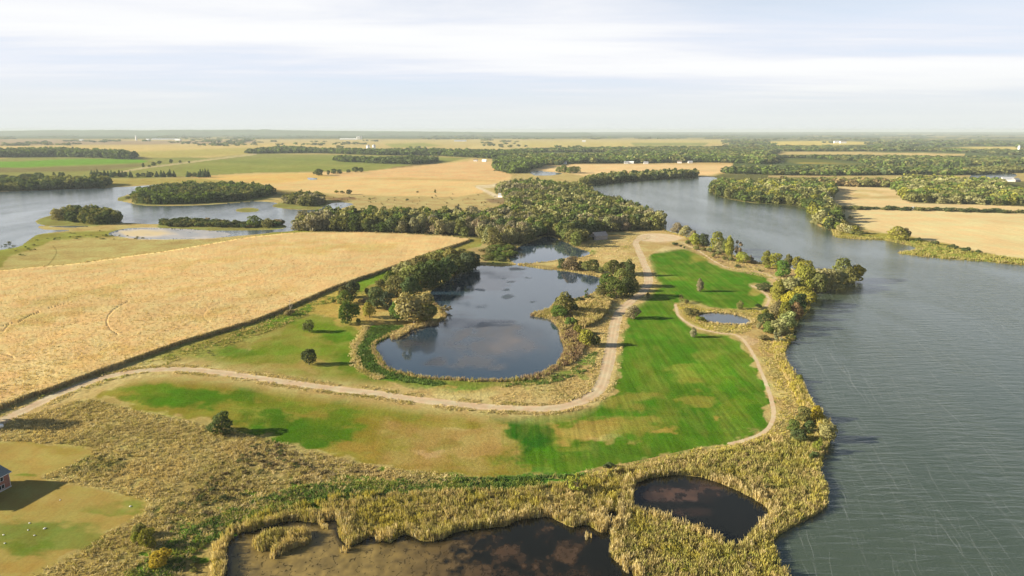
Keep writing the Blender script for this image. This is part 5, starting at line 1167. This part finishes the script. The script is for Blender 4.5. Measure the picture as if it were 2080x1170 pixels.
bt.links.new(_br.outputs['Color'], bb.inputs['Base Color']); bb.inputs['Roughness'].default_value = .9
M_SHINGLE = plain_mat('shingle', (.16,.19,.18), .85, .18, 5); M_WHITE = plain_mat('white_paint', (.78,.78,.76), .5, .04, 2); M_GLASS = plain_mat('window_glass', (.02,.025,.03), .08, .1, 1)
M_OLDWOOD = plain_mat('weathered_wood', (.34,.30,.28), .9, .22, 1.2); M_DARKW = plain_mat('dark_opening', (.015,.014,.013), .9, .1, 1); M_METAL = plain_mat('grey_metal', (.50,.52,.54), .45, .1, .3, .3)
M_SILO = plain_mat('silo_steel', (.72,.74,.76), .4, .06, .3, .2); M_CONC = plain_mat('concrete', (.46,.44,.40), .85, .1, 2); M_TANROOF = plain_mat('brown_roof', (.22,.17,.13), .85, .15, 1); M_STONE = plain_mat('pale_stone', (.72,.70,.64), .8, .1, 3)
M_GREYROOF = plain_mat('grey_roof', (.30,.31,.33), .8, .12, 1)
def empty(name, loc, rz, label, cat, group=None):
    e = bpy.data.objects.new(name, None); C.objects.link(e); e.location = loc; e.rotation_euler = (0, 0, rz); return tag(e, label, cat, group)
def gable(e, L, W, wall, ridge_h, wm, rm, over=.4, th=.18):
    """walls with two gables, ridge along local y; two roof slabs as one roof part"""
    b = MB(); b.prism([(-W / 2, 0), (W / 2, 0), (W / 2, wall), (0, ridge_h), (-W / 2, wall)], 'y', -L / 2, L / 2); w = b.build('wall', wm, e)
    r = MB(); s = (ridge_h - wall) / (W / 2)
    for sg in (-1, 1):
        x0, z0 = sg * (W / 2 + over), wall - over * s
        r.prism([(x0, z0 + .02), (0, ridge_h + .02), (0, ridge_h + .02 + th), (x0, z0 + .02 + th)], 'y', -L / 2 - over, L / 2 + over)
    return w, r.build('roof', rm, e)
def win(e, c, nx, w, h, n=2):
    """framed window with panes on a wall whose outward normal is +x (nx=1) or -y (nx=0)"""
    x, y, z = c; f = MB(); g = MB(); t = .07; ww = w / n
    def bx(m, u, v, du, dv, dep, out): m.box((x + out, y + u, z + v) if nx else (x + u, y - out, z + v), (dep, du, dv) if nx else (du, dep, dv))
    for s in (-1, 1): bx(f, 0, s * (h / 2 + t / 2), w + 2 * t, t, .12, .062)
    for k in range(n + 1): bx(f, -w / 2 + k * ww, 0, t, h, .12, .062)
    bx(g, 0, 0, w - .01, h - .01, .03, .02)
    fo = f.build('window', M_WHITE, e); g.build('pane', M_GLASS, fo)
# brick house at the left edge
NEc = un(23, 988); yaw = math.atan2(-0.25, 0.97)
hx = empty('brick_house', (NEc[0] - 6.0 * math.cos(yaw) + 7.5 * math.sin(yaw), NEc[1] - 6.0 * math.sin(yaw) - 7.5 * math.cos(yaw), 0), yaw, 'red brick two-storey house with grey-green roof at the left edge of the lawn', 'house')
gable(hx, 15, 12, 5.1, 7.5, M_BRICK, M_SHINGLE, .5)
for yy in (4.4, 0.2, -4.2):
    for zz in (1.35, 3.85): win(hx, (6.0, yy, zz), 1, 2.0, 1.25, 2)
for xx in (-3.4, 0, 3.4):
    for zz in (1.35, 3.85): win(hx, (xx, -7.5, zz), 0, 1.6, 1.25, 2)
b = MB(); b.box((-2.5, 3, 7.4), (.9, .9, 2.6)); b.build('chimney', M_BRICK, hx)
b = MB(); b.box((6.06, 0, .2), (.12, 15.1, .4)); b.build('plinth', M_CONC, hx)
for sg in (-1, 1):
    b = MB(); b.box((sg * 6.58, 0, 4.88), (.14, 16.1, .14)); b.build('gutter', M_WHITE, hx)
b = MB(); b.limb((6.12, 7.3, 0), (6.12, 7.3, 4.85), .06, .06); b.build('downpipe', M_WHITE, hx)
# old barn
bp_ = un(1217, 486); e = empty('barn', (bp_[0], bp_[1], 0), R(-62), 'weathered grey barn with an open dark doorway at the edge of the oak wood', 'barn')
gable(e, 15, 8.5, 4.2, 7.6, M_OLDWOOD, M_OLDWOOD, .5)
b = MB(); b.box((0, -7.56, 1.6), (2.6, .14, 3.2)); b.build('door', M_DARKW, e)
b = MB(); b.box((0, -7.56, 5.2), (1.2, .14, 1.2)); b.build('loft_opening', M_DARKW, e)
b = MB(); b.prism([(-7.6, 2.0), (-4.27, 3.6), (-4.27, 3.8), (-7.6, 2.2)], 'y', -6.5, 6); b.build('lean_to_roof', M_OLDWOOD, e)
for k in range(4):
    b = MB(); b.box((-7.3, -6 + k * 4, 1.0), (.25, .25, 2.0)); b.build('post', M_OLDWOOD, e)
lg = un(1194, 486); e = empty('shed', (lg[0], lg[1], 0), R(-40), 'low dark shed under the trees left of the grey barn', 'shed'); gable(e, 6, 4.5, 1.9, 3.2, M_OLDWOOD, M_GREYROOF, .3)
b = MB(); b.box((0, -3.06, .9), (1.2, .12, 1.7)); b.build('door', M_DARKW, e)
# white tank at the left edge
tp = un(-6, 871); e = empty('storage_tank', (tp[0], tp[1], 0), R(4), 'white round-ended tank lying in dry grass at the left edge', 'tank')
b = MB(); b.lathe([(.05, -2.4), (.45, -2.3), (.68, -2.05), (.75, -1.7), (.75, 1.7), (.68, 2.05), (.45, 2.3), (.05, 2.4)], 20, (0, 0, 1.15), 'x'); b.build('shell', M_WHITE, e)
for s in (-1.2, 1.2): b = MB(); b.box((s, 0, .25), (.3, 1.1, .5)); b.build('cradle', M_CONC, e)
b = MB(); b.lathe([(.22, 1.85), (.24, 2.0), (.2, 2.12), (.02, 2.18)], 12); b.build('valve_dome', M_METAL, e)
# pale stones on the lawn
for i, (x, y) in enumerate([(60,1063),(91,1074),(57,1077),(7,1087),(10,1104),(70,1088),(122,1016),(265,1029)]):
    p = un(x, y); g = np.random.default_rng(700 + i); b = MB(); b.lathe([(.12, -.02), (.26, .05), (.27, .16), (.17, .27), (.03, .31)], 9)
    b.v = [(v[0] * (1 + .3 * math.sin(7 * v[1] + i)), v[1] * (1 + .25 * math.cos(5 * v[0] + i)), v[2]) for v in b.v]
    o = b.build('stone', M_STONE); o.location = (p[0], p[1], 0); o.rotation_euler[2] = i; s = .8 + .5 * g.uniform(); o.scale = (s, s * .8, s * .8)
    tag(o, 'small pale stone lying on the mown lawn', 'stone', 'pale stones on the lawn')
# driftwood by the lake
p = un(1617, 696); e = tag(MB.build((lambda m: (m.limb((-3, 0, .3), (3.2, .6, .9), .22, .08), m.limb((1, .2, .6), (2.6, 1.4, 1.6), .1, .03), m.limb((.2, .1, .5), (1.6, -1.0, 1.3), .09, .03), m)[-1])(MB()), 'fallen_trunk', plain_mat('bleached_wood', (.48,.44,.38), .9, .15, 2)), 'bleached fallen trunk sticking out over the lake below the pale trees', 'fallen trunk'); e.location = (p[0], p[1], 0)
# two grain silos beyond the green field, with their shed
def silo(px_, py_, h, r, label, group=None, mat=None):
    p = un(px_, py_); e = empty('silo', (p[0], p[1], 0), 0, label, 'silo', group)
    b = MB(); b.lathe([(r, 0), (r, h * .8), (r * 1.01, h * .8), (r * 1.01, h * .82), (r, h * .82)], 24); b.build('shell', mat or M_SILO, e)
    b = MB(); b.lathe([(r * 1.04, h * .822), (r * .55, h * .93), (r * .12, h), (.02, h * 1.01)], 24); b.build('roof', M_METAL, e)
    b = MB(); b.box((r + .3, 0, h * .4), (.4, .8, h * .78)); b.build('ladder_cage', M_METAL, e)
silo(748, 307, 34, 9, 'grey-white steel grain silo, left of the near pair behind the tree row'); silo(760, 307, 36, 9, 'grey-white steel grain silo, right of the near pair behind the tree row')
def farm(name, px_, py_, L, W, wall, rid, yaw, wm, rm, label, cat, group=None, doors=1):
    p = un(px_, py_); e = empty(name, (p[0], p[1], 0), R(yaw), label, cat, group); gable(e, L, W, wall, rid, wm, rm, .4, .3)
    for k in range(doors):
        b = MB(); b.box((W / 2 + .08, -L / 2 + L * (k + .5) / doors, wall * .4), (.16, min(3.5, L / doors * .5), wall * .75)); b.build('door', M_DARKW, e)
farm('farm_shed', 738, 306, 34, 22, 6, 10, 84, M_WHITE, M_METAL, 'long pale shed left of the near pair of silos', 'shed')
silo(726, 283.5, 42, 9, 'small white silo, left of three by the far white dairy barn', None, M_WHITE); silo(730, 283.5, 44, 10, 'small white silo, middle of three by the far white dairy barn', None, M_WHITE); silo(734, 283.5, 42, 9, 'small white silo, right of three by the far white dairy barn', None, M_WHITE)
farm('dairy_barn', 707, 284, 190, 36, 9, 16, 88, M_WHITE, M_WHITE, 'very long low white barn left of three far white silos', 'barn', None, 4)
silo(277, 285.5, 58, 9, 'tall pale silo alone at the left end of the far farmyard', None, M_WHITE)
farm('dairy_barn', 335, 284.2, 300, 44, 10, 17, 88, M_WHITE, M_METAL, 'very long pale barn in the far farmyard right of the tall silo', 'barn', None, 5)
farm('farm_shed', 301, 285.2, 40, 26, 10, 18, 70, M_WHITE, M_METAL, 'small pale shed between the tall silo and the long far barn', 'shed')
farm('farm_shed', 362, 285.6, 60, 34, 10, 18, 80, M_WHITE, M_WHITE, 'small white shed right of the long far barn', 'shed')
farm('farm_house', 166, 286.5, 40, 24, 10, 18, 80, M_WHITE, M_METAL, 'tiny white farmhouse alone in the brown strip at the far left', 'house')
farm('dairy_barn', 935, 287.5, 120, 30, 9, 15, 88, M_WHITE, M_METAL, 'low pale barn in the far tan fields right of centre', 'barn', None, 3)
for i, (x, y, L, yaw, rm, lb) in enumerate([(984,328.5,16,70,M_WHITE,'white house at the wood edge beyond the tan field, right one'),(966,327.5,14,80,M_TANROOF,'cream house at the wood edge beyond the tan field, left one'),(1140,332,17,75,M_WHITE,'white house among trees above the little far pond'),(1147,333,13,60,M_GREYROOF,'white low shed beside the house above the little far pond'),(1272,332.5,14,85,M_GREYROOF,'cream house, left of the pair at the wood edge behind the far tan field'),(1282,332.5,17,80,M_WHITE,'white house, right of the pair at the wood edge behind the far tan field'),(1312,333,15,84,M_GREYROOF,'small white house alone at the wood edge behind the far tan field'),(1380,331.5,15,78,M_TANROOF,'brown-roofed cottage at the right part of the far wood edge'),(1402,331.5,15,88,M_GREYROOF,'grey-roofed cottage rightmost along the far wood edge'),(1536,322.5,20,80,M_WHITE,'tiny white house in the woods beyond the lake arm'),(1186,288.5,34,85,M_WHITE,'tiny white farmhouse on the far tan strip at the wood edge')]):
    farm('farm_house', x, y, L, 9 if L < 30 else 20, 4.5 if L < 30 else 9, 8 if L < 30 else 15, yaw, M_WHITE, rm, lb, 'house')
farm('lake_house', 2046, 368.5, 22, 15, 5, 9.5, 70, M_WHITE, M_GREYROOF, 'big grey-roofed lake house by the far right water', 'house', None, 2); farm('lake_house', 2062, 369, 16, 12, 4, 7.5, 110, M_OLDWOOD, M_GREYROOF, 'darker wing-like house right beside the big grey-roofed lake house', 'house', None, 2)
farm('farm_shed', 1702, 290.6, 70, 26, 12, 20, 85, M_WHITE, M_METAL, 'pale shed, left of two on the far yellow field', 'shed'); farm('farm_shed', 1712, 290.8, 50, 26, 12, 20, 85, M_WHITE, M_TANROOF, 'tan-roofed shed, right of two on the far yellow field', 'shed')
silo(2069, 308, 34, 6, 'pale silo above the woods at the far right edge', None, M_WHITE)
farm('farm_house', 1020, 400.5, 12, 8, 3.5, 6.5, 70, M_WHITE, M_GREYROOF, 'white house on the sandy yard behind the oak wood', 'house')
farm('cabin', 1687, 407, 5, 4, 3.2, 5, 20, M_WHITE, M_GREYROOF, 'tiny white hut at the wood corner across the lake', 'hut'); farm('cabin', 1854, 427, 4, 3, 3.2, 4.6, 20, M_WHITE, M_GREYROOF, 'tiny white hut in the hedge between the tan fields', 'hut')
HAZE = 5.5e-5
# look-alikes in a small group are told apart by their order in the photograph
ORD = ['first', 'second', 'third', 'fourth', 'fifth', 'sixth', 'seventh', 'eighth', 'ninth', 'tenth']
same = {}
for o in C.objects:
    if o.get('category') and o.get('label'): same.setdefault(o['label'], []).append(o)
for lb, v in same.items():
    if 2 <= len(v) <= 10:
        v.sort(key=lambda o: float(pr(o.location.x, o.location.y)[0]))
        for i, o in enumerate(v):
            if len(lb.split()) <= 12: o['label'] = lb + ', ' + (ORD[i] if i < len(v) - 1 or i == 0 else 'last') + ' from the left'
            else: o['label'] = lb + ', ' + ORD[i] + ' rightwards'
# ------------------------------------------------------------------ the air
hz = MB(); hz.box((0, 24000, 65.5), (130000, 50000, 133))
hm, ht, hb = new_mat('haze'); ht.nodes.remove(hb)
pv = N(ht, 'ShaderNodeVolumePrincipled'); pv.inputs['Density'].default_value = HAZE
pv.inputs['Color'].default_value = (0.58, 0.65, 0.67, 1); pv.inputs['Anisotropy'].default_value = 0.0
ht.links.new(pv.outputs[0], ht.nodes['Material Output'].inputs['Volume'])
tag(hz.build('haze', hm), kind='stuff')
